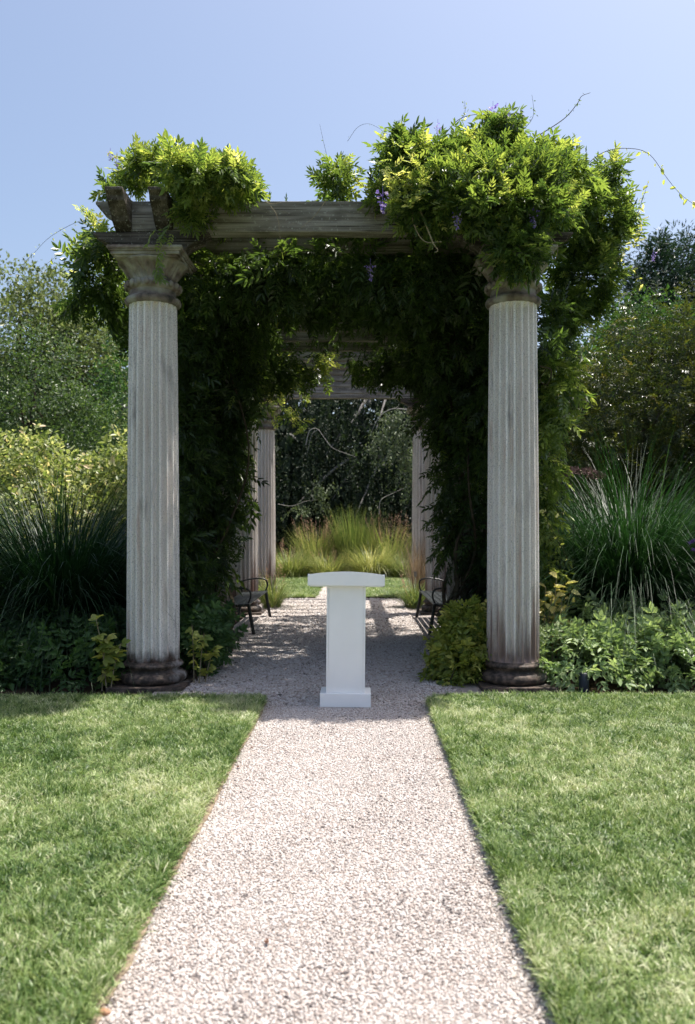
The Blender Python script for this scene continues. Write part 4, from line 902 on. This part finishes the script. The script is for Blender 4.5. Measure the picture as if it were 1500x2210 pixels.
# weeping beech
rb = np.random.default_rng(120)
wb = thing('weeping_beech', 'vast dark weeping beech with silvery branches and hanging curtains of leaves', 'tree', (2.0, 30, 0), group='trees behind the pergola')
g = Geo(); gs = Geo(); C = np.array((2.0, 30, 0)); LP = []; LD = []; LT = []
for i in range(980):
    a = rb.uniform(math.pi * .98, math.pi * 2.02); q = math.sqrt(rb.uniform(.25, 1.0)); h0 = 9.0 * (1 - .75 * q ** 2.6) + rb.normal(0, .5)
    p = np.array((C[0] + 7.6 * q * math.cos(a), C[1] + 3.9 * q * math.sin(a), h0)); Ln = min(h0 - .15, rb.uniform(1.4, 4.2)); m = int(Ln / .062)
    t = np.linspace(0, 1, m); wob = rb.normal(0, .10, 2); Q = np.stack([p[0] + wob[0] * np.sin(t * 4), p[1] + wob[1] * np.sin(t * 3) - .25 * t, p[2] - Ln * t], 1) + rb.normal(0, .035 + .0, (m, 3)) * (1, 1, .6)
    LP.append(Q); LD.append(unit(rb.normal(0, .5, (m, 3)) + (0, -.15, -.9))); LT.append(np.full(m, rb.normal(.42, .14)))
# near drapes, sunlight put into a paler leaf tone
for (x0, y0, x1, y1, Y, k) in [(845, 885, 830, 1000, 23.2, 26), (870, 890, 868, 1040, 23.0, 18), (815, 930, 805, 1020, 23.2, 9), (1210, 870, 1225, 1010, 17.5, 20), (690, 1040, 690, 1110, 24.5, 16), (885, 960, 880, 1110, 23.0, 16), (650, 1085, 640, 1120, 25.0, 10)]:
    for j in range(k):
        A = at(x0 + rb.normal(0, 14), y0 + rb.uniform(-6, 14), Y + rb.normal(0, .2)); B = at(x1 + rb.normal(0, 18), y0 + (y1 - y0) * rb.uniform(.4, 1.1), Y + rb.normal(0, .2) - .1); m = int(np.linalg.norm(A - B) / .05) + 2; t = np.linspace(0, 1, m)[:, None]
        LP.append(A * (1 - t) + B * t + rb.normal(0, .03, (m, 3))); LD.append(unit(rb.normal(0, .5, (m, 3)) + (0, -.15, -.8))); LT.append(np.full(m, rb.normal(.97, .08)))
LP = np.concatenate(LP); LD = np.concatenate(LD); LT = np.concatenate(LT); m = len(LP)
V, F = place(diamond_tpl(.62, .12), LP, LD, sphere_dirs(rb, m), .085 * np.exp(rb.normal(0, .2, m))); g.add(V, F, np.repeat(np.clip(LT + rb.normal(0, .12, m), 0, 1), 4))
Pi, Ni = blob_points([(2, 31, 4.2, 7.2, 2.6, 4.4), (-2.2, 30.5, 3.0, 3.2, 2.2, 3.4), (6.5, 30.5, 3.0, 3.2, 2.2, 3.4)], 26000, rb, .45, .2); mi = len(Pi)
V, F = place(diamond_tpl(.7, .12), Pi, unit(rb.normal(0, .6, (mi, 3)) + (0, -.1, -.8)), unit(Ni + rb.normal(0, .6, (mi, 3))), .32 * np.exp(rb.normal(0, .25, mi))); g.add(V, F, np.repeat(np.clip(rb.normal(.3, .15, mi), 0, 1), 4))
o = obj('crown', local_mesh(g, 'crown', wb), M['beech_leaf'], wb); o['kind'] = 'stuff'
g = Geo(); g.add(*tube(smooth_path([(2.0, 30, -.1), (2.1, 30.1, 2.5), (1.9, 30, 5.5), (2.2, 30, 8.8)], 18), np.linspace(.5, .12, 18), 10)); obj('trunk', local_mesh(g, 'trunk', wb, True), M['grey_bark'], wb)
for k in range(18):
    a = rb.uniform(math.pi, 2 * math.pi); q = rb.uniform(.5, .9); z = rb.uniform(4, 8.2); e = np.array((C[0] + 6.6 * q * math.cos(a), C[1] + 3.0 * q * math.sin(a), z - rb.uniform(.8, 2.5))); b = np.array((2.0, 30, z))
    g = Geo(); g.add(*tube(smooth_path([b, (b + e) / 2 + (0, 0, .9), e], 14), np.linspace(.10, .02, 14), 6)); obj('branch', local_mesh(g, 'branch', wb, True), M['grey_bark'], wb)
for pts, Y, r in [([(878, 884), (850, 882), (830, 890), (815, 905), (800, 935)], 22.9, .018), ([(660, 960), (668, 930), (685, 926), (700, 945), (720, 968), (768, 986)], 24.0, .016), ([(685, 928), (672, 940), (662, 985)], 24.0, .010), ([(600, 1088), (630, 1092), (660, 1082), (690, 1078)], 25, .012), ([(818, 1110), (822, 1080), (845, 1066), (885, 1048)], 23.2, .016), ([(1212, 862), (1208, 890), (1215, 920), (1235, 960)], 17.4, .014), ([(1216, 905), (1230, 930), (1238, 960)], 17.4, .009)]:
    q = smooth_path([at(x, y, Y) for x, y in pts], 22); g = Geo(); g.add(*tube(q, np.linspace(r, r * .4, 22), 6)); obj('bare_branch', local_mesh(g, 'bare_branch', wb, True), M['grey_bark'], wb)
# far woodland, one mass
r = np.random.default_rng(130); g = Geo(); P = []
for i in range(34):
    x = -34 + 2.1 * i + r.normal(0, .6); hh = r.uniform(5.5, 7.6); P.append((x, 47 + r.uniform(-3, 4), hh * .5, 2.6, 2.2, hh * .55))
Q, Nr = blob_points(P, 30000, r, .45, .1); m = len(Q); V, F = place(diamond_tpl(.7, .12), Q, unit(Nr + r.normal(0, .8, Nr.shape)), unit(Nr + r.normal(0, .5, Nr.shape) + (0, 0, .5)), .42 * np.exp(r.normal(0, .25, m))); g.add(V, F, np.repeat(np.clip(r.normal(.5, .22, m), 0, 1), 4))
o = obj('woodland', g.mesh('woodland'), M['yew_leaf']); tag(o, 'distant dark band of woodland closing the garden', 'woodland', kind='stuff')
